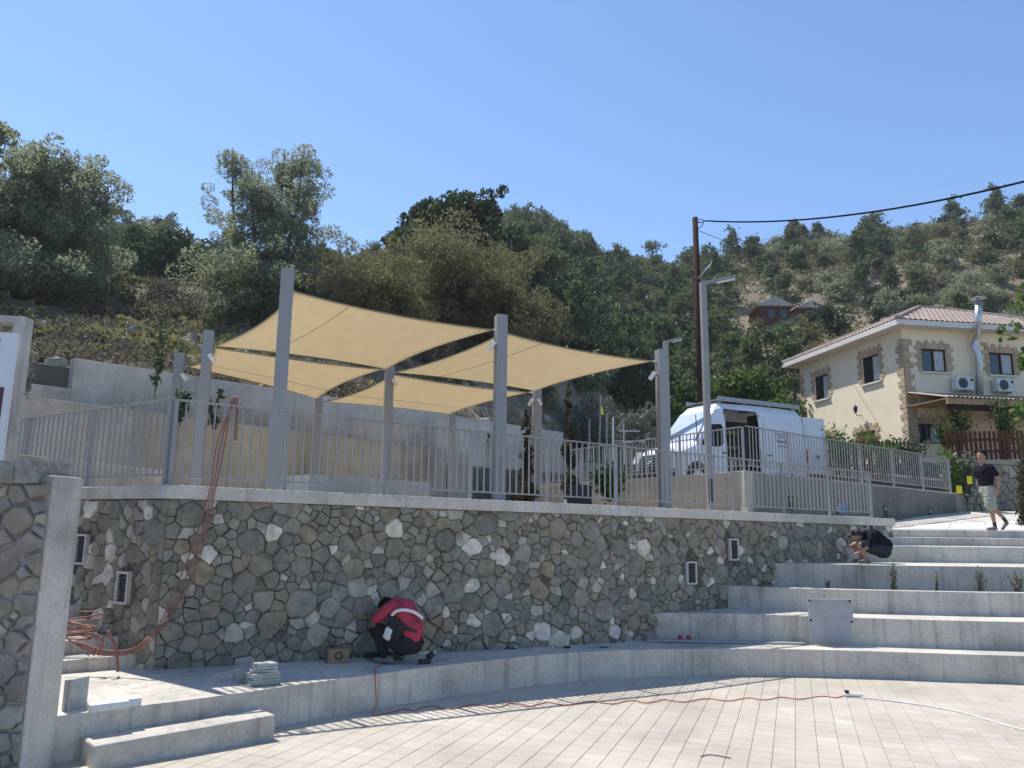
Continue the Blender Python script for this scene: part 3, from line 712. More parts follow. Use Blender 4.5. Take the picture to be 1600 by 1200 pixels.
# ------------------------------------------------------------------ foliage
def leaf_mesh(name, pts, size, aspect, mat, rr, droop=0.0, up_bias=0.0):
    """pts Nx3 numpy; one quad leaf each"""
    n = len(pts); g = np.random.default_rng(rr)
    d = g.normal(size=(n, 3)); d[:, 2] += up_bias - droop; d /= np.linalg.norm(d, axis=1)[:, None]
    e = g.normal(size=(n, 3)); e -= d * (e * d).sum(1)[:, None]; e /= np.linalg.norm(e, axis=1)[:, None]
    s = size * g.uniform(.6, 1.4, n)[:, None]
    L = d * s; W_ = e * s * aspect
    V = np.empty((n, 4, 3)); V[:, 0] = pts - L * .5; V[:, 1] = pts + W_ * .5 ; V[:, 2] = pts + L * .5; V[:, 3] = pts - W_ * .5
    me = bpy.data.meshes.new(name); me.vertices.add(4 * n); me.vertices.foreach_set('co', V.ravel())
    me.loops.add(4 * n); me.loops.foreach_set('vertex_index', np.arange(4 * n, dtype=np.int32))
    me.polygons.add(n); me.polygons.foreach_set('loop_start', np.arange(0, 4 * n, 4, dtype=np.int32)); me.polygons.foreach_set('loop_total', np.full(n, 4, np.int32))
    me.materials.append(MATS[mat]); me.update(calc_edges=True); return me
def clump_points(clumps, per, g, flat=1.0):
    out = []
    for c, r in clumps:
        k = max(4, int(per * r * r)); d = g.normal(size=(k, 3)); d /= np.linalg.norm(d, axis=1)[:, None]
        rad = r * g.uniform(.35, 1.0, k) ** .5; out.append(np.array(c) + d * rad[:, None] * np.array([1, 1, flat]))
    return np.concatenate(out)
def make_tree(seed, H, W, kind):
    """returns (wood MB, list of clumps) with base at origin. kind: broad, upright, pine, willow"""
    rr = random.Random(seed); b = MB(); clumps = []
    if kind == 'upright':
        for k in range(7):
            a = rr.uniform(0, 6.28); sp = rr.uniform(.05, .5) * W; top = Vector((cos(a) * sp, sin(a) * sp * .8, H * rr.uniform(.72, 1.0)))
            pts = catmull([(0, 0, 0), (top.x * .45, top.y * .45, H * .22), (top.x * .85, top.y * .85, H * .55), top], 4)
            b.tube(pts, [.13 * (1 - i / len(pts)) + .015 for i in range(len(pts))], 6)
            for i in range(64):
                t_ = rr.uniform(.10, 1.0); q = pts[min(len(pts) - 1, int(t_ * (len(pts) - 1)))]; s = W * .15 * (1.3 - t_ * .75)
                clumps.append(((q.x + rr.gauss(0, s), q.y + rr.gauss(0, s), q.z + rr.gauss(0, s * .8)), W * rr.uniform(.04, .085)))
    else:
        th_ = {'broad': .22, 'pine': .3, 'willow': .18}[kind]
        trunk = [Vector((0, 0, -.3)), Vector((rr.uniform(-.1, .1) * W, 0, H * th_)), Vector((rr.uniform(-.1, .1) * W, rr.uniform(-.1, .1) * W, H * .6)), Vector((0, 0, H * .9))]
        pts = catmull(trunk, 5); b.tube(pts, [H * .028 * (1 - .85 * i / len(pts)) for i in range(len(pts))], 7)
        nb_ = 26 if kind != 'pine' else 24
        for k in range(nb_):
            f = rr.uniform(th_ * .9, .92); st = pts[int(f * (len(pts) - 1))]
            a = k * 2.4 + rr.uniform(-.4, .4)
            prof = sin(pi * min(1, max(.08, (f - th_ * .6) / (1 - th_ * .6))) ** .8) if kind != 'pine' else (1.05 - f) * 1.3
            ln = W * .5 * max(.25, prof) * rr.uniform(.7, 1.15)
            en = st + Vector((cos(a) * ln, sin(a) * ln, ln * rr.uniform(.15, .7) * (1 if kind != 'pine' else .25)))
            en.z = min(en.z, H)
            md = st.lerp(en, .5) + Vector((0, 0, -.04 * ln)); bp = catmull([st, md, en], 3)
            b.tube(bp, [H * .010 * (1 - .8 * i / len(bp)) + .008 for i in range(len(bp))], 5)
            for i in range(13):
                t_ = rr.uniform(.25, 1.12); q = st.lerp(en, t_); s = W * .075
                clumps.append(((q.x + rr.gauss(0, s), q.y + rr.gauss(0, s), q.z + rr.gauss(0, s * .8)), W * rr.uniform(.045, .10)))
    return b, clumps
def tree(name, label, cat, base, H, W, kind, leaf, seed, n_leaf, size, aspect=.45, group=None, droop=0, rz=0, flat=.85):
    t_ = thing(name, label, cat, base, group, rz); wb, cl_ = make_tree(seed, H, W, kind)
    wb.build('trunk', 'bark', t_, smooth=True)
    g = np.random.default_rng(seed); tot = sum(r * r for _, r in cl_); P = clump_points(cl_, n_leaf / tot, g, flat)
    link('crown', leaf_mesh('crown', P, size, aspect, leaf, seed, droop), t_); return t_
def gpx(u, v, Y):                       # ground point under pixel column at depth Y
    p = at(u, v, Y); return Vector((p.x, p.y, ground(p.x, p.y)))
def tree_px(name, label, u, vtop, wpx, Y, kind, leaf, seed, n_leaf, size, **kw):
    top = at(u, vtop, Y); g0 = ground(top.x, top.y) - .2; Wm = wpx * Y / 1220; H = top.z - g0 - (.13 * Wm if kind != 'upright' else .06 * Wm)
    return tree(name, label, 'tree', (top.x, top.y, g0), H, Wm, kind, leaf, seed, n_leaf, size, **kw)
TG = 'trees on the slope behind the terrace'
tree_px('broad_tree', 'big dusty grey-green tree at left above the rocky bank', 105, 190, 270, 33, 'upright', 'leaf_olive', 31, 60000, .17, group=TG)
tree_px('broad_tree', 'tree cut by the left edge of the picture, reaching highest there', -30, 112, 190, 30, 'broad', 'leaf_olive', 32, 16000, .26, group=TG)
tree_px('upright_tree', 'tall upright feathery grey-green tree with two peaks left of centre', 436, 218, 225, 34, 'upright', 'leaf_olive', 33, 60000, .16, aspect=.32, group=TG)
tree_px('acacia_tree', 'wide yellowish olive tree directly above the front sails', 690, 382, 330, 36, 'broad', 'leaf_acacia', 34, 60000, .17, aspect=.35, group=TG)
tree_px('acacia_tree', 'loose brownish olive tree between the upright tree and the wide one', 560, 362, 170, 38, 'broad', 'leaf_acacia', 39, 16000, .20, aspect=.35, group=TG)
tree_px('acacia_tree', 'smaller olive tree in front of the dark dense tree, right of the wide one', 800, 415, 170, 34, 'broad', 'leaf_acacia', 44, 22000, .17, aspect=.35, group=TG)
tree_px('acacia_tree', 'low olive green tree just above the highest sail', 600, 420, 210, 32, 'broad', 'leaf_acacia', 45, 26000, .17, aspect=.35, group=TG)
tree_px('broad_tree', 'low grey-green bushy tree at the foot of the upright tree', 400, 400, 210, 32, 'broad', 'leaf_olive', 46, 26000, .17, aspect=.35, group=TG)
tree_px('broad_tree', 'grey-green bush under the big left tree', 60, 400, 200, 30, 'broad', 'leaf_olive', 48, 20000, .17, aspect=.35, group=TG)
tree_px('oak_tree', 'dark dense green tree rising behind the yellowish tree', 706, 258, 210, 44, 'broad', 'leaf_dark', 35, 24000, .32, aspect=.7, group=TG)
tree_px('dark_tree', 'dark green bushy tree left of the upright tree', 262, 345, 170, 48, 'broad', 'leaf_dark', 36, 9000, .30, aspect=.6, group=TG)
tree_px('olive_tree', 'silvery olive tree behind the yellow flagged pole', 930, 588, 110, 34, 'broad', 'leaf_silver', 37, 7000, .16, aspect=.35, group='trees behind the van')
tree_px('olive_tree', 'silvery olive bush just left of the van nose', 1000, 606, 90, 31, 'broad', 'leaf_silver', 38, 6000, .15, aspect=.35, group='trees behind the van')
tree_px('leafy_tree', 'bright green leafy tree behind the van roof', 1160, 528, 150, 40, 'broad', 'leaf_green', 40, 9000, .24, aspect=.7, group='trees behind the van')
tree_px('leafy_tree', 'green tree behind the lamp post left of the van roof', 1075, 560, 90, 42, 'broad', 'leaf_green', 41, 5000, .24, aspect=.7, group='trees behind the van')
tree_px('dark_tree', 'dark evergreen behind the right rear sail post', 870, 520, 130, 44, 'broad', 'leaf_dark', 42, 7000, .28, aspect=.6, group='trees behind the van')
tree_px('dark_tree', 'dark pine clump right of the rear sail post on the lower slope', 980, 490, 130, 52, 'pine', 'leaf_dark', 47, 7000, .28, aspect=.4, group='trees behind the van')
# right-edge tree with large leaves
top = at(1625, 285, 21); t_ = tree('plane_tree', 'large leaved green tree overhanging from the right edge', 'tree', (top.x + 1.55, top.y, street_z(20, 20)), top.z - street_z(20, 20) + .5, 4.0, 'broad', 'leaf_green', 43, 5200, .22, .75)
def columnar(name, label, base, H, W, leaf, seed, n):
    t_ = thing(name, label, 'tree', base); rr = random.Random(seed); b = MB(); b.tube([(0, 0, -.2), (0, 0, H * .95)], [.06, .01], 6); b.build('trunk', 'bark', t_)
    cl_ = [((rr.gauss(0, W * .16) * (1 - f) ** .5, rr.gauss(0, W * .16) * (1 - f) ** .5, H * f), W * .26 * (1.06 - f) ** .6) for f in [rr.uniform(.03, 1) for _ in range(60)]]
    tot = sum(r * r for _, r in cl_); P = clump_points(cl_, n / tot, np.random.default_rng(seed)); link('crown', leaf_mesh('crown', P, .10, .35, leaf, seed, 0, 1.5), t_); return t_
p = at(889, 775, 20.5); columnar('cypress_tree', 'thin half dry young cypress beside the right rear sail post', (p.x, p.y, 2.5), at(889, 598, 20.5).z - 2.5, .6, 'leaf_cypress', 51, 3200)
p = at(822, 778, 19.2); columnar('cypress_tree', 'dark young cypress between the sail posts at the terrace edge', (p.x, p.y, 2.5), at(822, 640, 19.2).z - 2.5, .62, 'leaf_cypress', 52, 3200)
p = at(1600, 800, 20.0); columnar('cypress_tree', 'clipped dry conifer at the right edge beside the walking person', (p.x + .15, p.y, 2.2), 2.6, .8, 'leaf_cypress', 53, 2600)

# hillside trees: prototypes with shared meshes, 290 individuals
def proto(seed, H, W, kind, leaf, n, size, aspect):
    wb, cl_ = make_tree(seed, H, W, kind); g = np.random.default_rng(seed); tot = sum(r * r for _, r in cl_); P = clump_points(cl_, n / tot, g, .8)
    me = leaf_mesh('crown', P, size, aspect, leaf, seed); bm = bmesh.new(); bm.from_mesh(me); wm = wb.mesh('w', 'bark'); nf = len(bm.faces); bm.from_mesh(wm)
    bm.faces.ensure_lookup_table()
    for f in bm.faces[nf:]: f.material_index = 1
    bm.to_mesh(me); bm.free(); me.materials.append(MATS['bark']); return me
KINDS = [('pine_tree', 'dark green pine among the hillside trees', [proto(60, 6.5, 4.2, 'pine', 'leaf_pine', 1500, .42, .4), proto(61, 7.5, 4.4, 'pine', 'leaf_pine', 1500, .45, .4), proto(66, 6, 4.6, 'broad', 'leaf_pine', 1500, .42, .5)]),
         ('oak_shrub', 'rounded dark evergreen shrub on the hillside', [proto(62, 3.6, 4.2, 'broad', 'leaf_dark', 1200, .36, .6), proto(63, 4.6, 4.6, 'broad', 'leaf_dark', 1300, .38, .6)]),
         ('scrub_tree', 'olive brown scrub tree on the dry hillside', [proto(64, 3.4, 3.8, 'broad', 'leaf_scrub', 1100, .34, .5), proto(65, 3.0, 4.4, 'broad', 'leaf_olive', 1100, .34, .5)])]
YCOT = 60.0
while YCOT < 120 and ground(at(1205, 512, YCOT).x, YCOT) < at(1205, 512, YCOT).z: YCOT += .5
rr = random.Random(99); cand = []
for _ in range(12000):
    u = rr.uniform(-120, 1720); q = (u - 800) / 1220; y1, zb, Rr, zs = terr_par(q); f = rr.random() ** .75; Y = y1 + 7 + (Rr * 1.06 - y1 - 7) * f
    X = q * Y; dn = noise.noise(Vector((X * .045, Y * .045, 9.0)))
    if 1340 < u and Y < 60: continue
    if u < 520 and (Y < 60 or (Y < 85 and rr.random() < .5)): continue
    if 500 <= u < 880 and Y < 50: continue
    cand.append((X, Y, u, dn))
placed = []; count = {}
for X, Y, u, dn in cand:
    if dn < (-.25 if u < 1080 else -.17) and rr.random() < .9: continue
    if 1158 < u < 1275 and YCOT - 13 < Y < YCOT + 3: continue
    md = 1.7 if u < 1100 else 2.1
    if any((X - a) ** 2 + (Y - c) ** 2 < md * md for a, c, *_ in placed): continue
    kp = interp([(0, .35), (800, .62), (1060, .66), (1180, .42), (1300, .22), (1700, .22)], u)
    if 1130 < u < 1260 and Y < 95: kp = .9
    x = rr.random(); k = 0 if x < kp else (1 if x < kp + .22 else 2)
    placed.append((X, Y, k, rr.uniform(.38, .85) * (1.15 if k == 0 else 1), rr.random()))
    if len(placed) >= 1700: break
placed.sort(key=lambda t_: t_[1] / t_[3])
extra = [MB() for _ in range(3)]
TREEN = 0
stuffpts = {0: [], 1: [], 2: []}
for i, (X, Y, k, s, x) in enumerate(placed):
    nm, lab, ms_ = KINDS[k]; z = ground(X, Y) - .15
    if count.get(k, 0) < 290:
        count[k] = count.get(k, 0) + 1
        o = bpy.data.objects.new(nm, ms_[int(x * len(ms_))]); col.objects.link(o); o.location = (X, Y, z); o.rotation_euler[2] = x * 40; o.scale = (s, s, s * (.85 + .3 * ((x * 7) % 1)))
        tag(o, lab, 'tree' if k == 0 else 'shrub', {0: 'pines on the hillside', 1: 'evergreen shrubs on the hillside', 2: 'scrub on the hillside'}[k])
    else: stuffpts[k].append((X, Y, z, s))
# remaining far scrub plus low ground scrub as one mass
g = np.random.default_rng(5); pts = []
for k in stuffpts:
    for (X, Y, z, s) in stuffpts[k]:
        n = 90; d = g.normal(size=(n, 3)); d /= np.linalg.norm(d, axis=1)[:, None]; pts.append(np.array([X, Y, z + 1.4 * s]) + d * (g.uniform(.3, 1, n) ** .5)[:, None] * np.array([1.7, 1.7, 1.5]) * s)
for _ in range(6000):
    u = rr.uniform(-150, 1750); q = (u - 800) / 1220; y1, zb, Rr, zs = terr_par(q); Y = y1 + 1.5 + (Rr - y1) * rr.random() ** .8; X = q * Y
    if 1340 < u and Y < 56 or noise.noise(Vector((X * .06, Y * .06, 2.0))) < -.12 and rr.random() < .8: continue
    s = rr.uniform(.35, 1.0) * (1 if Y > 45 else .6); n = 30; d = g.normal(size=(n, 3)); d /= np.linalg.norm(d, axis=1)[:, None]; d[:, 2] = np.abs(d[:, 2])
    pts.append(np.array([X, Y, ground(X, Y)]) + d * s * np.array([1.2, 1.2, .9]))
o = link('hillside_scrub', leaf_mesh('hillside_scrub', np.concatenate(pts), .36, .5, 'leaf_scrub', 77)); tag(o, 'low dry scrub covering the slopes', 'scrub', kind='stuff')
pts = []
for _ in range(2600):
    u = rr.uniform(-150, 860); q = (u - 800) / 1220; y1, *_r = terr_par(q); Y = y1 + 1.0 + 60 * rr.random() ** 1.2; X = q * Y
    if noise.noise(Vector((X * .12, Y * .12, 6.0))) < -.05: continue
    s = rr.uniform(.25, .8) * (.7 + Y / 90); n = int(330 * s); d = g.normal(size=(n, 3)); d /= np.linalg.norm(d, axis=1)[:, None]; d[:, 2] = np.abs(d[:, 2]); d *= g.uniform(.45, 1, n)[:, None]
    pts.append(np.array([X, Y, ground(X, Y)]) + d * s * np.array([1.1, 1.1, .9]))
o = link('bank_scrub', leaf_mesh('bank_scrub', np.concatenate(pts), .15, .4, 'leaf_bank', 79)); tag(o, 'low grey-brown scrub on the rocky bank', 'scrub', kind='stuff')
# dry grass and rocks on the near bank at left
pts = []; 
for _ in range(9000):
    u = rr.uniform(-150, 880); q = (u - 800) / 1220; y1, *_r = terr_par(q); Y = y1 + .3 + 45 * rr.random() ** 1.7; X = q * Y
    if noise.noise(Vector((X * .35, Y * .35, 4.0))) < -.05: continue
    n = 6; pts.append(np.array([X, Y, ground(X, Y) + .12]) + g.normal(size=(n, 3)) * np.array([.22, .22, .09]))
o = link('dry_grass', leaf_mesh('dry_grass', np.concatenate(pts), .30, .12, 'dry_grass', 78, 0, 1.2)); tag(o, 'dry straw coloured grass on the rocky bank', 'grass', kind='stuff')
rb = MB()
for _ in range(170):
    u = rr.uniform(-100, 860); q = (u - 800) / 1220; y1, *_r = terr_par(q); Y = y1 + .2 + 11 * rr.random() ** 1.3; X = q * Y; s = rr.uniform(.1, .36); z = ground(X, Y) - .04
    n = 7; ring0 = [(X + cos(k * 2 * pi / n) * s * rr.uniform(.8, 1.2), Y + sin(k * 2 * pi / n) * s * rr.uniform(.8, 1.2), z - .1) for k in range(n)]
    ring1 = [(X + (p[0] - X) * rr.uniform(.6, .9), Y + (p[1] - Y) * rr.uniform(.6, .9), z + s * rr.uniform(.35, .7)) for p in ring0]
    rb.add(ring0 + ring1 + [(X, Y, z + s * .7)], [(k, (k + 1) % n, n + (k + 1) % n, n + k) for k in range(n)] + [(n + k, n + (k + 1) % n, 2 * n) for k in range(n)])
o = rb.build('loose_rocks', 'stone_brown'); tag(o, 'loose brown rocks scattered over the bank', 'rocks', kind='stuff')

# small plants
def bushy(name, label, base, H, W, leaf, seed, n, size=.07, cat='plant', group=None, stems=9, flowers=None, aspect=.4, ub=.6):
    t_ = thing(name, label, cat, base, group); rr = random.Random(seed); b = MB(); P = []
    for k in range(stems):
        a = rr.uniform(0, 6.28); l = rr.uniform(.1, .5) * W; tp = Vector((cos(a) * l, sin(a) * l, H * rr.uniform(.65, 1)))
        b.tube([(0, 0, 0), tp * .5 + Vector((0, 0, H * .08)), tp], [.012, .008, .004], 4)
        for i in range(max(3, n // stems)):
            f = rr.uniform(.2, 1.02); q = tp * f; s = W * .09; P.append((q.x + rr.gauss(0, s), q.y + rr.gauss(0, s), q.z + rr.gauss(0, s)))
    b.build('stems', 'bark', t_); P = np.array(P); link('leaves', leaf_mesh('leaves', P, size, aspect, leaf, seed, 0, ub), t_)
    if flowers:
        fm, k = flowers; sel = P[np.random.default_rng(seed).choice(len(P), k)]
        Q = np.repeat(sel, 7, axis=0) + np.random.default_rng(seed + 1).normal(size=(k * 7, 3)) * .025
        link('flowers', leaf_mesh('flowers', Q, .07, .9, fm, seed), t_)
    return t_
for i, (u, hpx, lab) in enumerate(((1293, 14, 'smallest sprig in the bench planting bed, leftmost'), (1396, 42, 'bushy silvery plant in the planting bed below the crouching person'), (1463, 30, 'thin upright sprig in the planting bed, middle'), (1529, 36, 'silvery bushy plant in the planting bed, right of middle'), (1592, 34, 'plant in the planting bed at the right edge'))):
    v = interp([(1135, 913), (1300, 919), (1600, 924)], u); p = at(u, v, interp([(1135, 14.9), (1300, 14.5), (1600, 14.15)], u)); bushy('lavender_plant', lab, (p.x, p.y, 1.08), hpx * 14.3 / 1220 + .1, .14 if i in (0, 2) else .34, 'leaf_silver', 200 + i, 130 if i in (0, 2) else 420, .045, group='lavender plants in the bench bed', stems=3 if i in (0, 2) else 8, ub=1.5)
for i, (u, v, Y, H, W_, lf, fl_, lab) in enumerate((
    (952, 782, 17.5, .75, .95, 'leaf_green', None, 'round green bush on the terrace behind the railing'),
    (1318, 742, 24.5, 1.5, 1.1, 'leaf_green', ('petal_red', 9), 'climbing rose with red flowers right of the open van door'),
    (1380, 748, 25.5, 1.5, 1.2, 'leaf_green', ('petal_red', 8), 'rose bush with pink flowers behind the middle of the street railing'),
    (1430, 752, 26, 1.5, 1.3, 'leaf_dark', ('petal_white', 8), 'dark rose bush below the dark porch window'),
    (1490, 775, 24.0, 1.5, .9, 'leaf_green', ('petal_white', 16), 'white rose bush at the end of the street railing'),
    (1512, 785, 24.1, 1.6, .9, 'leaf_silver', ('petal_white', 10), 'pale flowering bush beside the yellow tags'),
    (1505, 700, 29, 1.7, 1.5, 'leaf_green', ('petal_red', 6), 'bright green shrub in front of the porch'),
    (1576, 700, 29, 2.0, 1.4, 'leaf_green', ('petal_red', 10), 'tall red rose by the porch at the right edge'),
    (1480, 706, 29, 1.1, .8, 'leaf_green', ('petal_white', 8), 'small flowering shrub beside the porch post'))):
    p = at(u, v, Y); bushy('garden_bush', lab, p, H, W_, lf, 220 + i, 900, .11, 'bush', 'garden bushes', 16, fl_, .6)
for i, (u, v, Y, H) in enumerate(((242, 612, 17.5, 2.0), (335, 668, 18.5, 1.1), (460, 690, 22.5, 1.5), (620, 700, 26, 1.5), (690, 706, 27, 1.1), (760, 712, 28, 1.2), (37, 615, 15.5, 1.0), (282, 655, 17.3, .9))):
    p = at(u, v, Y); lab = ['tall thin sapling in the planter at left', 'leafy sapling behind the taller left sail post', 'sapling behind the tallest sail post', 'round leafed sapling beside the central post', 'sapling in the planter right of the central post', 'sapling in the planter behind the front middle post', 'pale weed at the left end of the planter', 'small plant in the planter near the railing corner'][i]
    bushy('sapling', lab, (p.x, p.y, p.z - .15), H, .5, 'leaf_dark' if i != 6 else 'leaf_silver', 260 + i, 110, .16, 'plant', 'saplings in the planter', 4, None, .45)

# ------------------------------------------------------------------ van
vp = at(1051, 760, 23.6); VD = Vector((.884, .467, 0)).normalized()
van = thing('delivery_van', 'white high roof panel van with open side door parked behind the railing', 'van', (0, 0, 0))
vz = street_z(vp.x + 3, vp.y + 1.5) - .03
# local: x = rearwards along VD from the front, y = across (0 near side .. 2 far side), z up
VN = Vector((-VD.y, VD.x, 0))
van.matrix_world = Matrix((VD, VN, Vector((0, 0, 1)))).transposed().to_4x4(); van.matrix_world.translation = Vector((vp.x, vp.y, vz))
van.location = (vp.x, vp.y, vz); van.rotation_euler = (0, 0, atan2(VD.y, VD.x))
ST = [(0.0, .55, .98), (.05, .42, 1.08), (.22, .38, 1.18), (.55, .36, 1.30), (1.02, .36, 1.42), (1.30, .36, 1.80), (1.62, .36, 2.24), (1.92, .36, 2.60), (2.15, .36, 2.78), (2.28, .36, 2.80), (3.75, .36, 2.84), (5.0, .36, 2.84), (5.80, .36, 2.80), (5.90, .40, 2.66)]
def ring(zb, zt, inset=0.0):
    pr = [(.04, zb), (.0, zb + .18), (.005, 1.18), (.065, 2.20), (.14, 2.60), (.32, 99), (1.0, 99)]
    L_ = []
    for y, z in pr:
        top = zt - (0.0 if y > .3 else (.05 if y > .1 else (.10 if y > .06 else .14)))
        yy = y + inset; z2 = min(z, top)
        if z > top and y < .3: yy = y + inset + .02
        L_.append((yy, z2))
    return L_ + [(2 - y, z) for y, z in reversed(L_[:-1])]
b = MB(); rings = []
for i, (x, zb, zt) in enumerate(ST):
    ins = {0: .22, 1: .10, 2: .03}.get(i, .04 if i == len(ST) - 1 else 0)
    rings.append([(x, y, z) for y, z in ring(zb, zt, ins)])
nr = len(rings[0]); vs = [v for r_ in rings for v in r_]; fs = []
for i in range(len(ST) - 1):
    for k in range(nr - 1):
        if i == 9 and k in (1, 2, 3): continue            # open sliding door bay
        fs.append((i * nr + k, i * nr + k + 1, (i + 1) * nr + k + 1, (i + 1) * nr + k))
    fs.append(((i + 1) * nr, (i + 1) * nr + nr - 1, i * nr + nr - 1, i * nr))
fs.append(tuple(range(nr)))
# rear left open (doors); close far half only
b.add(vs, fs); body = b.build('body', 'van_white', van, bevel=0)
for p_ in body.data.polygons: p_.use_smooth = False
b = MB()      # cargo interior, dark
b.par((2.42, .12, .50), (3.40, 0, 0), (0, .02, 0), (0, 0, .02)); b.par((2.40, .10, .48), (3.45, 0, 0), (0, 1.8, 0), (0, 0, .05)); b.par((2.40, 1.85, .5), (3.45, 0, 0), (0, .03, 0), (0, 0, 2.0)); b.par((2.26, .1, .5), (.03, 0, 0), (0, 1.8, 0), (0, 0, 2.0))
b.par((3.78, .1, .5), (.03, 0, 0), (0, .5, 0), (0, 0, 2.0)); b.build('cargo_lining', 'van_dark', van)
for z in (1.0, 1.45, 1.95):
    b = MB(); b.par((2.6, 1.2, z), (1.4, 0, 0), (0, .6, 0), (0, 0, .10)); b.build('shelf', 'wood_shelf', van)
b = MB(); b.par((2.9, .9, .55), (.5, 0, 0), (0, .4, 0), (0, 0, .4)); b.build('toolbox', 'black', van)
def vpanel(name, pts, mat, dep=.012, y=0.0, par=van):
    """polygon on the near side in (x,z), following the tumblehome"""
    def yy(z): return interp([(.3, .02), (.54, 0), (1.18, .005), (2.20, .065), (2.60, .14), (2.8, .3)], z) + y
    n = len(pts); vs = [(x, yy(z) - dep, z) for x, z in pts] + [(x, yy(z) + .02, z) for x, z in pts]
    bb = MB(); bb.add(vs, [tuple(range(n)), tuple(range(2 * n - 1, n - 1, -1))] + [(i, i + n, (i + 1) % n + n, (i + 1) % n) for i in range(n)]); return bb.build(name, mat, par)
vpanel('side_window', [(1.18, 1.35), (1.66, 2.04), (2.08, 2.07), (2.15, 1.97), (2.13, 1.42), (1.9, 1.32)], 'glass')
dr = vpanel('cab_door', [(1.10, .60), (1.10, 1.28), (1.62, 2.09), (2.14, 2.12), (2.24, 1.95), (2.24, .60)], 'van_white', .006)
bb = MB(); bb.par((2.08, -.03, 1.12), (.2, 0, 0), (0, .03, 0), (0, 0, .04)); bb.build('handle', 'van_dark', dr)
sdp = vpanel('sliding_door', [(3.85, .58), (3.85, 1.2), (3.92, 2.1), (4.0, 2.46), (5.08, 2.46), (5.10, 2.1), (5.10, .58)], 'van_white', .07)
bb = MB(); bb.par((3.95, -.10, 1.13), (.22, 0, 0), (0, .03, 0), (0, 0, .04)); bb.build('handle', 'van_dark', sdp)
# blurred blue lettering rows on the sliding door
for r_, (z, x0, x1, hh) in enumerate(((1.86, 4.42, 5.02, .05), (1.76, 4.50, 5.0, .05), (1.60, 4.45, 5.0, .09), (1.46, 4.5, 5.02, .045))):
    x = x0; bb = MB(); q = random.Random(r_)
    while x < x1:
        wd = q.uniform(.02, .045); bb.par((x, -.030 + interp([(1.18, .005), (2.1, .065)], z) - .045, z), (wd, 0, 0), (0, .008, 0), (0, .003, hh * q.choice((1, 1, .8)))); x += wd + q.choice((.01, .01, .03))
    bb.build('lettering', 'van_blue_print', sdp)
vpanel('sill_trim', [(.95, .36), (.95, .50), (5.85, .50), (5.85, .36)], 'van_dark', .02)
for x in (1.0, 4.75):
    bb = MB(); bb.tube([(x, -.025, .36), (x, .23, .36)], .35, 20); wh = bb.build('wheel', 'rubber', van)
    bb = MB(); bb.tube([(x, -.035, .36), (x, .02, .36)], [.21, .21], 16); bb.build('rim', 'steel', wh)
    a_ = [(x + cos(t_) * .46, .36 + sin(t_) * .46) for t_ in [pi * k / 12 for k in range(13)]]; vpanel('wheel_arch', a_, 'van_dark', .014)
for x_ in (1.07, 2.27, 5.16):
    vpanel('panel_seam', [(x_, .58), (x_, 2.3), (x_ + .012, 2.3), (x_ + .012, .58)], 'van_dark', .009)
# windscreen, grille, lights
def vquad(name, pts, mat, off=.012):
    p_ = [Vector(q) for q in pts]; n_ = (p_[1] - p_[0]).cross(p_[2] - p_[0]).normalized()
    if n_.x > 0: n_ = -n_
    bb = MB(); n = len(p_); bb.add([q + n_ * off for q in p_] + [q - n_ * .02 for q in p_], [tuple(range(n)), tuple(range(2 * n - 1, n - 1, -1))] + [(i, i + n, (i + 1) % n + n, (i + 1) % n) for i in range(n)]); return bb.build(name, mat, van)
vquad('windscreen', [(1.10, .14, 1.54), (1.10, 1.86, 1.54), (1.84, 1.72, 2.50), (1.84, .28, 2.50)], 'screen_glass', .03)
gr = vquad('grille', [(-.04, .42, .60), (-.04, 1.58, .60), (-.0, 1.52, 1.02), (-.0, .48, 1.02)], 'van_dark', .03)
for k in range(4):
    bb = MB(); bb.par((-.10 + .013 * k, .47, .66 + .09 * k), (.03, 0, 0), (0, 1.06, 0), (0, 0, .025)); bb.build('grille_bar', 'steel', gr)
bb = MB(); cx = Vector((-.09, 1.0, .84)); pts = [cx + Vector((0, cos(a_) * .10, sin(a_) * .10)) for a_ in [2 * pi * k / 20 for k in range(21)]]; bb.tube(pts, .012, 5)
for a_ in (pi / 2, pi / 2 + 2.094, pi / 2 + 4.189): bb.tube([cx, cx + Vector((0, cos(a_) * .1, sin(a_) * .1))], [.014, .006], 4)
bb.build('emblem', 'steel', gr)
for y0, y1 in ((.08, .42), (1.58, 1.92)): vquad('headlight', [(-.01, y0, .78), (-.01, y1, .78), (.16, y1, 1.16), (.16, y0, 1.16)], 'screen_glass', .06)
bb = MB(); bb.par((-.06, .06, .22), (.4, 0, 0), (0, 1.88, 0), (0, 0, .36)); bb.build('bumper', 'van_dark', van, bevel=.05)
bb = MB(); bb.par((1.32, -.28, 1.40), (.12, 0, 0), (0, .22, 0), (0, 0, .34)); bb.par((1.36, -.08, 1.44), (.05, 0, 0), (0, .12, 0), (0, 0, .05)); bb.build('mirror', 'van_dark', van, bevel=.03)
rk = MB(); rk.par((2.15, .22, 2.87), (3.75, 0, 0), (0, .04, 0), (0, 0, .15)); rk.par((2.15, 1.74, 2.87), (3.75, 0, 0), (0, .04, 0), (0, 0, .15)); rk.par((2.15, .27, 2.90), (3.72, 0, 0), (0, 1.46, 0), (0, 0, .02)); rk.build('roof_rack', 'rack_grey', van)
for x in (2.3, 3.4, 4.5, 5.6):
    bb = MB(); bb.par((x, .3, 2.78), (.06, 0, 0), (0, 1.4, 0), (0, 0, .115)); bb.build('rack_bar', 'rack_grey', van)
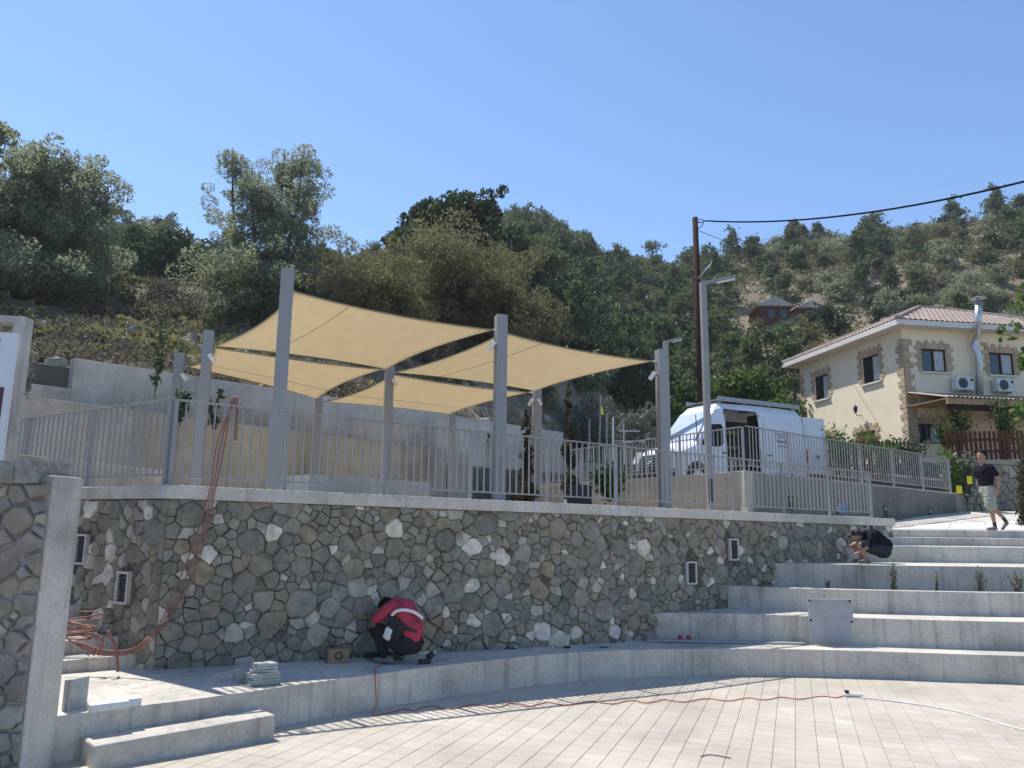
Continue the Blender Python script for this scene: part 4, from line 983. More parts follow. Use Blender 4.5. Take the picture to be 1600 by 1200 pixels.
rd = MB(); rd.par((5.96, .02, .62), (.93, -.10, 0), (0, .05, 0), (-.05, .09, 1.96)); rdo = rd.build('rear_door', 'van_white', van, bevel=.02)
bb = MB(); bb.par((6.3, -.07, 1.15), (.10, -.01, 0), (0, .02, 0), (0, 0, .12)); bb.build('handle', 'van_dark', rdo)
bb = MB(); bb.par((5.93, 1.95, .62), (.90, .2, 0), (0, .05, 0), (0, 0, 1.86)); bb.build('rear_door', 'van_white', van, bevel=.02)
bb = MB(); bb.par((5.86, .2, .34), (.14, 0, 0), (0, 1.6, 0), (0, 0, .16)); bb.build('rear_bumper', 'van_dark', van)
bb = MB(); bb.par((5.905, -.005, 1.0), (.02, 0, 0), (0, .12, 0), (0, 0, .45)); bb.build('tail_light', 'red', van)

# ------------------------------------------------------------------ house
HC = at(1408, 515, 31.0); HC.z = 0
HX = Vector((.9865, .164, 0)).normalized(); HY = Vector((-HX.y, HX.x, 0)); HZ = Vector((0, 0, 1))
HG = at(1415, 722, 31.0).z; EAVE = at(1404, 513, 31.0).z
house = thing('house', 'cream two storey house with stone quoins and tiled hip roof', 'house', (0, 0, 0))
WX, WY = 9.5, 8.0; HH = EAVE - HG
def facade(name, o, ax, n, W_, openings, par):
    """wall sheet with real openings; n = outward normal. openings: x0,x1,z0,z1 local"""
    xs = sorted({0, W_, *[k for q in openings for k in q[:2]]}); zs = sorted({0, HH, *[k for q in openings for k in q[2:4]]}); b = MB(); th_ = .22
    for i in range(len(xs) - 1):
        for j in range(len(zs) - 1):
            cx, cz = (xs[i] + xs[i + 1]) / 2, (zs[j] + zs[j + 1]) / 2
            if any(q[0] < cx < q[1] and q[2] < cz < q[3] for q in openings): continue
            b.add([o + ax * xs[i] + HZ * zs[j], o + ax * xs[i + 1] + HZ * zs[j], o + ax * xs[i + 1] + HZ * zs[j + 1], o + ax * xs[i] + HZ * zs[j + 1]], [(0, 1, 2, 3)])
    for q in openings:
        x0, x1, z0, z1 = q; a = [o + ax * x0 + HZ * z0, o + ax * x1 + HZ * z0, o + ax * x1 + HZ * z1, o + ax * x0 + HZ * z1]; c = [k - n * th_ for k in a]
        b.add(a + c, [(0, 1, 5, 4), (1, 2, 6, 5), (2, 3, 7, 6), (3, 0, 4, 7)])
    wo = b.build(name, 'stucco', par)
    return wo
def loc_rect(o, ax, n, u0, v0, u1, v1):
    a = onplane(u0, v0, o, n); c = onplane(u1, v1, o, n); x0, x1 = sorted(((a - o).dot(ax), (c - o).dot(ax))); z0, z1 = sorted((a.z - HG, c.z - HG)); return [x0, x1, z0, z1]
OL = Vector((HC.x, HC.y, HG)); nL = -HX; nR = -HY
opL = [loc_rect(OL, HY, nL, 1272, 590, 1295.5, 621), loc_rect(OL, HY, nL, 1346, 560, 1375.6, 594), loc_rect(OL, HY, nL, 1339, 677, 1371, 716), loc_rect(OL, HY, nL, 1294, 683, 1304, 722)]
opR = [loc_rect(OL, HX, nR, 1438.5, 544, 1481, 582), loc_rect(OL, HX, nR, 1544, 550, 1587, 587), loc_rect(OL, HX, nR, 1434, 661, 1474, 694)]
for q in opL + opR: q[2] = max(.05, q[2])
wl = facade('left_wall', OL, HY, nL, WY, opL, house); wr = facade('front_wall', OL, HX, nR, WX, opR, house)
b = MB(); b.par(OL + HX * WX, HY * WY, -HX * .2, HZ * HH); b.par(OL + HY * (WY - .2) + HX * .01, HX * (WX - .02), HY * .2, HZ * HH); b.build('back_wall', 'stucco', house)
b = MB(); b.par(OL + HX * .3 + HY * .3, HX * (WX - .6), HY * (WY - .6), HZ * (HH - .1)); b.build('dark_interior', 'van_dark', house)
QB = MB(); QB.box((0, 0, 0), (1, 1, 1)); quoin_me = QB.mesh('quoin_stone', 'quoin')
def quoin(par, c, ax, n, w_, h_, dpt=.05):
    o = bpy.data.objects.new('quoin_stone', quoin_me); col.objects.link(o); o.parent = par
    m4 = Matrix((ax * w_, n * dpt * 2, HZ * h_)).transposed().to_4x4(); m4.translation = c; o.matrix_world = m4
qr = random.Random(4)
def window(par, o, ax, n, q, sill=True, surround=True, curtain=True):
    x0, x1, z0, z1 = q; c0 = o + ax * x0 + HZ * z0 - n * .12; W_ = x1 - x0; H_ = z1 - z0; k = .07
    b = MB()
    for (a0, a1, b0, b1) in ((0, W_, 0, k), (0, W_, H_ - k, H_), (0, k, k, H_ - k), (W_ - k, W_, k, H_ - k), (W_ / 2 - k / 2, W_ / 2 + k / 2, k, H_ - k)):
        b.par(c0 + ax * a0 + HZ * b0, ax * (a1 - a0), n * .06, HZ * (b1 - b0))
    wo = b.build('window', 'wood_dark', par)
    for s_ in (0, 1):
        b = MB(); b.par(c0 + ax * (k + s_ * (W_ / 2 - k / 2)) + HZ * k + n * .01, ax * (W_ / 2 - 1.5 * k), n * .012, HZ * (H_ - 2 * k)); b.build('pane', 'curtain' if curtain and s_ == (1 if n == nR else 0) else 'glass', wo)
    if sill:
        b = MB(); b.par(o + ax * (x0 - .1) + HZ * (z0 - .08) - n * .1, ax * (W_ + .2), n * .2, HZ * .075); b.build('sill', 'eave_white', wo)
    if surround:
        for s_ in (-1, 1):
            z = z0 - .02
            kk = 0
            while z < z1 + .25:
                h_ = qr.uniform(.15, .21); wd = .30 if kk % 2 else .18; xx = (x0 - wd / 2 - .01) if s_ < 0 else (x1 + wd / 2 + .01)
                quoin(par, o + ax * xx + HZ * (z + h_ / 2), ax, n, wd, h_ - .015, .025 + qr.uniform(0, .012)); z += h_; kk += 1
        x = x0; kk = 0
        while x < x1 - .05:
            w_ = qr.uniform(.14, .2); hh = .34 if kk % 2 else .22; quoin(par, o + ax * (x + w_ / 2) + HZ * (z1 + .01 + hh / 2), ax, n, w_ - .015, hh, .025 + qr.uniform(0, .012)); x += w_; kk += 1
for i, q in enumerate(opL): window(wl, OL, HY, nL, q, i < 2, True)
for i, q in enumerate(opR): window(wr, OL, HX, nR, q, i < 2, True, i < 2)
z = 0; kk = 0
while z < HH - .45:
    h_ = qr.uniform(.2, .28); a_, c_ = (.42, .26) if kk % 2 else (.26, .42)
    quoin(wl, OL + HY * a_ / 2 + HZ * (z + h_ / 2), HY, nL, a_, h_ - .02, .035); quoin(wr, OL + HX * c_ / 2 + HZ * (z + h_ / 2), HX, nR, c_, h_ - .02, .035)
    quoin(wl, OL + HY * (WY - a_ / 2) + HZ * (z + h_ / 2), HY, nL, a_, h_ - .02, .035); z += h_; kk += 1
# roof: eave slab + four corrugated slopes
ov = .6; e0 = OL + HZ * HH - HX * ov - HY * ov; EX = WX + 2 * ov; EY = WY + 2 * ov
b = MB(); b.par(e0, HX * EX, HY * EY, HZ * .22); roof = b.build('eaves', 'eave_white', house)
RH = 2.0
def slope(c0, ax, Lx, up_, Lu, hipl, hipr, nm):
    """corrugated hip slope: eave from c0 along ax, rising along up_ (horizontal) by Lu"""
    b = MB(); pit = .24; n = int(Lx / pit); sub = 4; rows = 14
    for i in range(n):
        for k in range(sub):
            for r_ in range(rows):
                def P(fx, f):
                    X = fx * Lx
                    ph = (fx * n) % 1.0 if fx < 1 else 0
                    hgt = .055 * abs(sin(pi * fx * n))
                    return c0 + ax * X + up_ * (Lu * f) + HZ * (.22 + RH * f + hgt + .012 * (1 - (f * rows) % 1))
                x0, x1 = (i + k / sub) / n, (i + (k + 1) / sub) / n; f0, f1 = r_ / rows, (r_ + 1) / rows
                lo0, hi0 = hipl * f1, 1 - hipr * f1
                if (x0 + x1) / 2 < lo0 or (x0 + x1) / 2 > hi0: continue
                b.add([P(x0, f0), P(x1, f0), P(x1, f1 - .001), P(x0, f1 - .001)], [(0, 1, 2, 3)])
    return b.build(nm, 'roof_tile', roof)
hx = (EY / 2) / EX
slope(e0, HX, EX, HY, EY / 2, hx, hx, 'roof_slope'); slope(e0 + HY * EY, -HY, EY, HX, EY / 2, .5, .5, 'roof_slope')
slope(e0 + HX * EX + HY * EY, -HX, EX, -HY, EY / 2, hx, hx, 'roof_slope'); slope(e0 + HX * EX, HY, EY, -HX, EY / 2, .5, .5, 'roof_slope')
r0 = e0 + HX * EY / 2 + HY * EY / 2 + HZ * (RH + .25); r1 = e0 + HX * (EX - EY / 2) + HY * EY / 2 + HZ * (RH + .25)
b = MB(); b.tube([r0, r1], .11, 8)
for c_, r_ in ((e0, r0), (e0 + HY * EY, r0), (e0 + HX * EX, r1), (e0 + HX * EX + HY * EY, r1)): b.tube([c_ + HZ * .27, r_], .10, 8)
b.build('ridge_tiles', 'roof_tile', roof)
# porch canopy on the front
vA = onplane(1410, 613, OL - HY * 0, nR); cz0 = vA.z - HG; dpt = 2.3
b = MB(); n = 46; Lc = 8.6
for i in range(n):
    for k in range(4):
        x0, x1 = (i + k / 4) / n, (i + (k + 1) / 4) / n; z_ = lambda x: .05 * abs(sin(pi * x * n))
        b.add([OL - HY * dpt + HX * (Lc * x0) + HZ * (cz0 - .55 + z_(x0)), OL - HY * dpt + HX * (Lc * x1) + HZ * (cz0 - .55 + z_(x1)), OL + HX * (Lc * x1) + HZ * (cz0 + z_(x1)), OL + HX * (Lc * x0) + HZ * (cz0 + z_(x0))], [(0, 1, 2, 3)])
cano = b.build('porch_roof', 'roof_tile', house)
b = MB(); b.par(OL - HY * (dpt - .02) + HZ * (cz0 - .80), HX * Lc, HY * .08, HZ * .22); b.par(OL - HY * dpt + HZ * (cz0 - .60), HX * Lc, HY * dpt, HZ * .03); b.build('fascia', 'wood_tan', cano)
b = MB(); b.par(OL - HY * (dpt - .12) + HZ * (cz0 - 1.0), HX * Lc, HY * .16, HZ * .22); b.build('beam', 'wood_dark', cano)
for x in (.35, 2.35, 5.0, 8.3):
    b = MB(); b.par(OL - HY * (dpt - .12) + HX * x, HX * .16, HY * .16, HZ * (cz0 - .9)); b.build('porch_post', 'wood_dark', cano)
for i, (u, v) in enumerate(((1498, 601), (1561, 604))):
    p = onplane(u, v, OL, nR); t_ = thing('air_conditioner', 'white outdoor air conditioner unit under the %s upper window' % ('left' if i == 0 else 'right'), 'air conditioner', p, 'air conditioners on the house front')
    b = MB(); b.par(-HX * .4 - HZ * .28 - HY * .38, HX * .8, HY * .3, HZ * .56); b.build('casing', 'ac_white', t_, bevel=.02)
    b = MB(); b.tube([-HX * .1 - HY * .383, -HX * .1 - HY * .372], .22, 20); b.build('fan_grille', 'louvre', t_)
    b = MB(); b.par(HX * .24 + HZ * .08 - HY * .388, HX * .12, HY * .01, HZ * .12); b.build('badge', 'sign_maroon', t_)
    for xx in (-.3, .26): b = MB(); b.par(HX * xx - HZ * .33 - HY * .36, HX * .04, HY * .36, HZ * .05); b.build('bracket', 'ac_white', t_)
fp = [onplane(u, v, OL - HY * .28, nR) for u, v in ((1531, 640), (1530, 560), (1522, 540), (1528, 525))]; fp.append(onplane(1529, 470, OL - HY * .75, nR)); fp.insert(4, onplane(1528, 515, OL - HY * .75, nR))
t_ = thing('flue_pipe', 'galvanised stove flue climbing the house front past the eaves', 'pipe', (0, 0, 0)); b = MB(); b.tube(fp, .14, 12); b.build('pipe', 'galvanised', t_, smooth=True)
tp = fp[-1]; b = MB(); b.tube([tp + HZ * .02, tp + HZ * .10], [.08, .08], 8); b.tube([tp + HZ * .10, tp + HZ * .2], [.3, .02], 14); b.build('cowl', 'galvanised', t_)
p = onplane(1347, 650, OL, nL); t_ = thing('wall_lantern', 'black wall lantern on the sunlit house wall', 'lantern', p)
b = MB(); b.tube([(0, 0, 0), nL * .25 + HZ * .02, nL * .3 + HZ * .12], .015, 6); b.build('arm', 'black', t_); b = MB(); b.tube([nL * .3 + HZ * .12, nL * .3 + HZ * .2, nL * .3 + HZ * .38, nL * .3 + HZ * .5], [.04, .07, .10, .01], 8); b.build('lamp_head', 'black', t_)
p = onplane(1355, 690, OL + nL * .35, nL); t_ = thing('flower_pot', 'terracotta pot of greenery before the lower house window', 'pot', p); b = MB(); b.tube([(0, 0, -.25), (0, 0, .15), (0, 0, .2)], [.22, .36, .38], 14); b.build('pot', 'terracotta', t_)
g = np.random.default_rng(8); P = g.normal(size=(220, 3)) * np.array([.18, .18, .07]) + np.array([0, 0, .28]); link('leaves', leaf_mesh('leaves', P, .1, .6, 'leaf_green', 8), t_)

# garden plinth, garden wall, picket fences
gz = HG
b = MB(); gw0 = at(1497, 722, 24.5); gw1 = at(1640, 716, 26.0)
b.prism([(fe.x + .9, fe.y + 2.2), (gw0.x, gw0.y + .4), (gw1.x + 3, gw1.y + .6), (30, 30), (30, 45), (HC.x - 3.6, 45), (HC.x - 3.8, 33), (10.9, 28.6)], 2, lambda x, y: min(gz - .02, SZ + .25 + max(0, (y - 26) * .25))); struct('garden_terrace', b, 'soil')
gwall = thing('garden_wall', 'brown rubble garden wall behind the walking person', 'wall', (0, 0, 0))
gd = Vector((gw1.x - gw0.x, gw1.y - gw0.y, 0)); gl = gd.length + 2; gd.normalize(); gn = Vector((gd.y, -gd.x, 0))
b = MB(); b.par(Vector((gw0.x, gw0.y, 2.2)), gd * gl, -gn * .4, HZ * (gw0.z - 2.2)); b.build('mortar_core', 'mortar', gwall)
cl = rubble_cells(gl, 2.25, gw0.z - .02, 41, [(0, .14, .18, 40), (0, .10, .13, 300), (0, .06, .09, 900)])
lay_stones(gwall, cl, Vector((gw0.x, gw0.y, 0)), gd, gn, 'stone_brown', 42, .012, .04, 120)
def pickets(label, p0, p1, h_, n, mat):
    t_ = thing('picket_fence', label, 'fence', p0, 'wooden picket fences by the house'); d = p1 - p0; dx = Vector((d.x, d.y, 0)).normalized(); nn = Vector((-dx.y, dx.x, 0)); wd = d.length / n * .62
    bb = MB(); bb.add([(-wd / 2, -.012, 0), (wd / 2, -.012, 0), (wd / 2, -.012, h_ - wd * .4), (wd * .25, -.012, h_), (-wd * .25, -.012, h_), (-wd / 2, -.012, h_ - wd * .4), (-wd / 2, .012, 0), (wd / 2, .012, 0), (wd / 2, .012, h_ - wd * .4), (wd * .25, .012, h_), (-wd * .25, .012, h_), (-wd / 2, .012, h_ - wd * .4)],
        [(0, 1, 2, 3, 4, 5), (11, 10, 9, 8, 7, 6)] + [(i, i + 6, (i + 1) % 6 + 6, (i + 1) % 6) for i in range(6)]); me = bb.mesh('picket', mat)
    for i in range(n):
        o = bpy.data.objects.new('picket', me); col.objects.link(o); o.parent = t_; o.location = d * ((i + .5) / n); o.rotation_euler[2] = atan2(dx.y, dx.x)
    for z in (.25, h_ - .35):
        bb = MB(); bb.par(nn * .014 + HZ * z, d, nn * .04, HZ * .08); bb.build('fence_rail', mat, t_)
pickets('dark red picket fence left of the house corner', at(1296, 742, 26.6), at(1425, 738, 27.6), 1.15, 22, 'wood_red')
pickets('dark picket fence above the garden wall at right', at(1478, 720, 26.0), at(1640, 716, 27.0), 1.0, 22, 'wood_red')

# hillside cottage
cp = at(1186, 512, YCOT); cot = thing('hillside_cottage', 'small red walled cottage with grey roofs among the pines', 'house', (cp.x, cp.y, ground(cp.x, cp.y) - .3))
def gable(b_, x, y, w_, d_, h_, r_):
    b_.add([(x, y, h_), (x + w_, y, h_), (x + w_, y + d_, h_), (x, y + d_, h_), (x + w_ * .5, y, h_ + r_), (x + w_ * .5, y + d_, h_ + r_)], [(0, 4, 5, 3), (1, 2, 5, 4), (0, 1, 4), (2, 3, 5), (0, 3, 2, 1)])
CZ = .8
b = MB(); b.box((1.6, 1.5, CZ / 2 + 1), (3.2, 3, CZ + 2)); b.box((5.2, 1.8, CZ / 2 + 1), (2.8, 3, CZ + 2)); b.build('wall', 'wood_red', cot)
b = MB(); gable(b, -.4, -.5, 4.0, 4, CZ + 2, 1.0); gable(b, 3.7, -.3, 3.3, 4, CZ + 1.9, .8); b.build('roof', 'concrete_warm', cot)
for x in (1.0, 2.2, 4.9):
    b = MB(); b.par((x, -.08, CZ + .9), (.6, 0, 0), (0, .1, 0), (0, 0, .8)); b.build('window', 'glass', cot)
b = MB(); b.box((1.6, 1.2, CZ + 3.1), (.3, .3, .9)); b.build('chimney', 'concrete_pale', cot)

# ------------------------------------------------------------------ poles, lamps, wires
p0 = at(1097, 640, 27.0); tpz = at(1086, 340, 27.0)
t_ = thing('utility_pole', 'dark brown wooden utility pole behind the van', 'pole', (p0.x, p0.y, SZ)); b = MB(); b.tube([(0, 0, 0), (tpz.x - p0.x, tpz.y - p0.y, tpz.z - SZ)], [.15, .10], 10); b.build('shaft', 'pole_wood', t_, smooth=True)
b = MB(); tl = Vector((tpz.x - p0.x, tpz.y - p0.y, tpz.z - SZ)); b.tube([tl + Vector((0, 0, -.15)), tl + Vector((.2, 0, -.2)), tl + Vector((.38, 0, -.12))], .02, 6); b.tube(catmull([tl + Vector((.05, -.1, -.5)), tl + Vector((.22, -.1, -.35)), tl + Vector((.3, -.1, -.15)), tl + Vector((.1, -.1, -.1))], 4), .015, 5); b.build('cable_bracket', 'black', t_)
b = MB(); q1 = tl + Vector((0, -.1, -2.4)); b.tube(catmull([q1, q1 + Vector((.25, 0, .3)), q1 + Vector((.45, 0, .5)), q1 + Vector((.55, 0, .7))], 4), .02, 5); b.build('stub_arm', 'steel', t_)
wa = tpz + Vector((.38, 0, -.12)); wb = at(1760, 240, 16.0); pts = [wa.lerp(wb, i / 24) - Vector((0, 0, 1.0 * 4 * (i / 24) * (1 - i / 24) * .55)) for i in range(25)]
b = MB(); b.tube(pts, .028, 6); o = b.build('overhead_cable', 'cable_black'); tag(o, 'thick black overhead cable running from the wooden pole to the right', 'cable')
wc = at(1240, 420, 45); b = MB(); b.tube([tpz + Vector((.1, 0, -.5)), wc], .012, 4); o = b.build('thin_wire', 'cable_black'); tag(o, 'thin wire dropping from the wooden pole towards the hill', 'wire')
def street_lamp(label, u0, v0, u1, v1, ua, va, Y, z0, w_):
    top = at(u1, v1, Y); t_ = thing('street_lamp', label, 'street lamp', (top.x, top.y, z0), 'angular grey street lamps'); H_ = top.z - z0
    b = MB(); b.box((0, 0, H_ / 2), (w_, w_, H_), .2); b.build('pole', 'metal_grey', t_, bevel=.01)
    e_ = at(ua, va, Y) - Vector((top.x, top.y, z0)); b = MB(); d = (e_ - Vector((0, 0, H_))); b.par(Vector((-.02, -w_ / 2, H_ - .07)), d, Vector((0, w_, 0)), Vector((0, 0, .07))); b.build('arm', 'metal_grey', t_)
    b = MB(); b.par(Vector((0, -w_ * .4, H_ - .095)) + d * .42, d * .56, Vector((0, w_ * .8, 0)), Vector((0, 0, .022))); b.build('lamp_panel', 'white_plastic', t_)
    b = MB(); b.par(Vector((-w_ / 2 + .02, -w_ / 2 - .012, .35)), Vector((w_ - .04, 0, 0)), Vector((0, .02, 0)), Vector((0, 0, .5))); b.build('access_door', 'black', t_)
    return t_
lb = at(1110, 780, 16.9)
street_lamp('tall angular street lamp in front of the van', 1110, 770, 1098, 441, 1149, 430, 16.9, 2.45, .13)
street_lamp('smaller angular street lamp just behind the front right sail post', 1046, 780, 1040, 533, 1066, 527, 25.5, SZ, .15)

# TV aerial, thin poles, flag
for i, (u, v0, v1, Y, lab) in enumerate(((921, 690, 655, 29, 'short thin grey pole beyond the terrace'), (936, 690, 617, 29, 'thin pole carrying the yellow flag'), (948, 690, 645, 29, 'thin pole right of the yellow flag'), (958, 690, 652, 29, 'pale thin pole near the aerial'))):
    a_ = at(u, 720, Y); c_ = at(u + (3 if i == 1 else 0), v1, Y); b = MB(); b.tube([a_, c_], .03, 6); o = b.build('thin_pole', 'metal_grey' if i != 3 else 'white_plastic'); tag(o, lab, 'pole', 'thin poles beyond the terrace')
fa = at(937, 634, 29); t_ = thing('flag', 'small yellow and black flag on a thin pole', 'flag', fa); b = MB(); b.add([(0, 0, 0), (.1, .02, -.02), (.15, 0, -.35), (.02, 0, -.32)], [(0, 1, 2, 3)]); q = b.build('yellow_cloth', 'yellow', t_); q.modifiers.new('s', 'SOLIDIFY').thickness = .01
b = MB(); b.add([(.02, 0, -.32), (.15, 0, -.35), (.16, 0, -.7), (.04, 0, -.65)], [(0, 1, 2, 3)]); q = b.build('black_cloth', 'black', t_); q.modifiers.new('s', 'SOLIDIFY').thickness = .01
aa = at(975, 700, 28); t_ = thing('tv_aerial', 'pale metal television aerial beside the van nose', 'aerial', aa); b = MB(); b.tube([(0, 0, -.6), (0, 0, .9)], .02, 5); b.tube([(-.35, 0, .25), (.75, 0, .25)], .015, 5); b.tube([(-.2, 0, .62), (.6, 0, .62)], .015, 5)
for k in range(6): b.tube([(-.3 + k * .18, -.2, .25), (-.3 + k * .18, .2, .25)], .008, 4); b.tube([(-.15 + k * .13, -.15, .62), (-.15 + k * .13, .15, .70)], .008, 4)
b.build('elements', 'steel', t_)

# ------------------------------------------------------------------ terrace furniture
c0 = at(482, 770, 14.6); c1 = at(672, 775, 17.0); dB = Vector((c1.x - c0.x, c1.y - c0.y, 0)); LB = dB.length; dB.normalize(); nB = Vector((-dB.y, dB.x, 0)); zt = at(482, 741, 14.6).z
b = MB(); b.par(Vector((c0.x, c0.y, 2.5)), dB * LB, nB * 1.1, HZ * (zt - 2.5)); o = b.build('concrete_bench', 'concrete_wall', bevel=.015); tag(o, 'pale concrete block bench on the terrace under the sails', 'bench')
p = at(903, 780, 17.0); b = MB(); b.box((p.x, p.y, 2.53 + .3), (.5, .4, .6), .4); o = b.build('black_bin', 'black', bevel=.03); tag(o, 'black plastic bin behind the railing near the round bush', 'bin')
p = at(883, 780, 15.4); b = MB(); b.box((p.x, p.y, 2.62), (.06, .06, .3), .4); o = b.build('white_marker', 'white_plastic', bevel=.01); tag(o, 'small white marker post behind the railing', 'marker')
p = onplane(1317, 800, V3(wall_pt(0, -.2)), V3(WN)); b = MB(); b.tube([p + Vector((cos(a_) * .09, 0, sin(a_) * .07 + .06)) for a_ in [k * .5 for k in range(14)]], .025, 6); o = b.build('blue_strap', 'blue_plastic'); tag(o, 'blue plastic bundle on the coping near the railing end', 'strap')
# left sign with frame
sg = thing('information_sign', 'white information sign with dark lettering at the left edge', 'sign', at(10, 700, 9.0))
s0 = at(18, 520, 9.0); sz0 = at(10, 705, 9.0); sx = Vector((-.97, -.24, 0)).normalized()
rel = s0 - Vector(sg.location); H1 = .66; b = MB(); b.par(rel - HZ * H1, sx * 1.4, Vector((0, .06, 0)), HZ * H1); bo = b.build('board', 'sign_white', sg)
b = MB(); b.par(rel - HZ * 1.35, sx * 1.4, Vector((0, .05, 0)), HZ * .68); b.build('lower_panel', 'sign_maroon', sg)
b = MB(); b.par(rel + Vector((.0, .0, -1.9)), Vector((.055, 0, 0)), Vector((0, .07, 0)), HZ * 1.9); b.build('edge_post', 'sign_white', sg)
def text(s_, size, mat, parent, loc, xdir, ndir):
    cu = bpy.data.curves.new('t', 'FONT'); cu.body = s_; cu.size = size; cu.align_x = 'RIGHT'; cu.extrude = .002; to = bpy.data.objects.new('t', cu); col.objects.link(to)
    bpy.context.view_layer.update(); dg = bpy.context.evaluated_depsgraph_get(); me = bpy.data.meshes.new_from_object(to.evaluated_get(dg)); bpy.data.objects.remove(to); me.materials.clear(); me.materials.append(MATS[mat])
    o = bpy.data.objects.new('lettering', me); col.objects.link(o); o.parent = parent; m4 = Matrix((xdir, HZ, ndir)).transposed().to_4x4(); m4.translation = loc; o.matrix_local = m4; return o
nsg = Vector((-sx.y, sx.x, 0)); nsg = nsg if nsg.y < 0 else -nsg
for k, s_ in enumerate(('ΕΛΑΙΩΔΙΚΟΝ', 'ΚΑΙ Α ΤΖΑΜΙ')): text(s_, .085, 'sign_maroon', bo, rel + sx * .10 + nsg * .006 - HZ * (.13 + .14 * k), -sx, nsg)
fr = thing('sign_shelter', 'grey concrete portal with slatted top behind the sign', 'shelter', (0, 0, 0))
q0 = at(31, 494, 9.6); b = MB(); b.par(Vector((q0.x - .07, q0.y, 2.4)), (.13, 0, 0), (0, .2, 0), HZ * (q0.z - 2.4)); b.build('frame_post', 'concrete_wall', fr)
b = MB(); b.par(Vector((q0.x - 2.2, q0.y - .55, q0.z - .085)), (2.13, .54, 0), (0, .2, 0), HZ * .085); b.build('frame_beam', 'concrete_wall', fr)
for k in range(8):
    b = MB(); b.par(Vector((q0.x - .32 - k * .22, q0.y - .03 - k * .055, q0.z - .3)), (.05, 0, 0), (0, .1, 0), HZ * .22); b.build('slat', 'concrete_wall', fr)
b = MB(); b.par(Vector((q0.x - 2.2, q0.y - .55, q0.z - .38)), (2.13, .54, 0), (0, .18, 0), HZ * .08); b.build('frame_beam', 'concrete_wall', fr)

# ------------------------------------------------------------------ things on the benches and plaza
def stack(name, label, base, sizes, mat, cat, seed, rz=0.0):
    t_ = thing(name, label, cat, base); rr = random.Random(seed); z = 0
    for w_, d_, h_, jx, jy in sizes:
        b = MB(); b.box((jx, jy, z + h_ / 2), (w_, d_, h_ - .003), rz + rr.uniform(-.2, .2)); b.build('paver', mat, t_, bevel=.004); z += h_
    return t_
p = onb(410, 1068); stack('paver_stack', 'tall uneven stack of grey slate tiles on the lower bench', p, [(.32, .26, .022, R_.uniform(-.02, .02), R_.uniform(-.02, .02)) for _ in range(6)] + [(.30, .22, .03, 0, .01), (.24, .17, .035, .01, 0), (.23, .17, .03, .02, 0)], 'paver', 'tiles', 5, .5)
p = onb(376, 1064); stack('paver_stack', 'short stack of dark tiles standing left of the taller stack', p, [(.14, .2, .03, 0, 0)] * 5, 'paver', 'tiles', 6, .5)
p = onb(168, 1108); stack('paver_pair', 'pair of flat pale pavers on the sunlit bench edge', p, [(.34, .17, .07, 0, 0)], 'paver_light', 'tiles', 7, .75)
p = onb(202, 1102); stack('paver_pair', 'single pale paver right of the flat pair on the bench edge', p, [(.18, .17, .075, 0, 0)], 'paver_light', 'tiles', 8, .75)
p = onb(112, 1108); t_ = thing('upright_paver', 'dark grey paver standing on end beside the column', 'tiles', p)
for k in range(2): b = MB(); b.box((0.035 * k, .02 * k, .14), (.03, .2, .28), -.35); b.build('slab', 'paver' if k else 'plate_grey', t_, bevel=.004)
p = onb(525, 1036); t_ = thing('cardboard_box', 'small brown cardboard box with a round mark by the stone wall', 'box', p + Vector((0, .05, 0)), rz=.45)
b = MB(); b.box((0, 0, .09), (.27, .16, .18)); b.build('carton', 'cardboard', t_, bevel=.004); b = MB(); b.tube([Vector((cos(k * .35) * .042, -.083, .095 + sin(k * .35) * .042)) for k in range(19)], .008, 5); b.build('round_mark', 'black', t_)
p = onb(670, 1037); t_ = thing('power_tool', 'small black power tool lying on the bench right of the red shirt', 'tool', p, rz=.5); b = MB(); b.box((-.06, 0, .03), (.16, .07, .06)); b.build('battery', 'black', t_, bevel=.01); b = MB(); b.tube([(-.02, 0, .07), (.06, 0, .13)], [.045, .04], 10); b.build('motor_body', 'rubber', t_, smooth=True)
b = MB(); b.tube([(.06, 0, .13), (.10, 0, .16)], [.018, .012], 8); b.build('chuck', 'steel', t_)
p = onb(708, 1031); b = MB(); b.box((p.x, p.y, p.z + .008), (.22, .06, .012), .6); o = b.build('metal_strip', 'steel'); tag(o, 'thin pale metal strip on the bench right of the power tool', 'strip')
p = onb(875, 1013); t_ = thing('hammer', 'hammer with dark grip lying on the lower bench', 'hammer', p, rz=.05); b = MB(); b.tube([(-.12, 0, .02), (.06, 0, .02)], .012, 6); b.build('handle', 'wood_tan', t_); b = MB(); b.tube([(.05, 0, .02), (.16, 0, .02)], .017, 6); b.build('grip', 'black', t_); b = MB(); b.tube([(-.12, -.05, .02), (-.12, .07, .02)], .018, 8); b.build('head', 'steel', t_)
for u, v, w_, lab in ((798, 1014, .2, 'dark flat plate on the bench left of the hammer'), (953, 1004, .2, 'dark flat plate on the bench by the wall base right of the hammer'), (943, 1012, .14, 'thin tool lying right of the hammer')):
    p = onb(u, v); b = MB(); b.box((p.x, p.y, p.z + .009), (w_, .05, .014), .3); o = b.build('flat_tool', 'louvre', bevel=.003); tag(o, lab, 'tool')
p = onb(1062, 1000); 
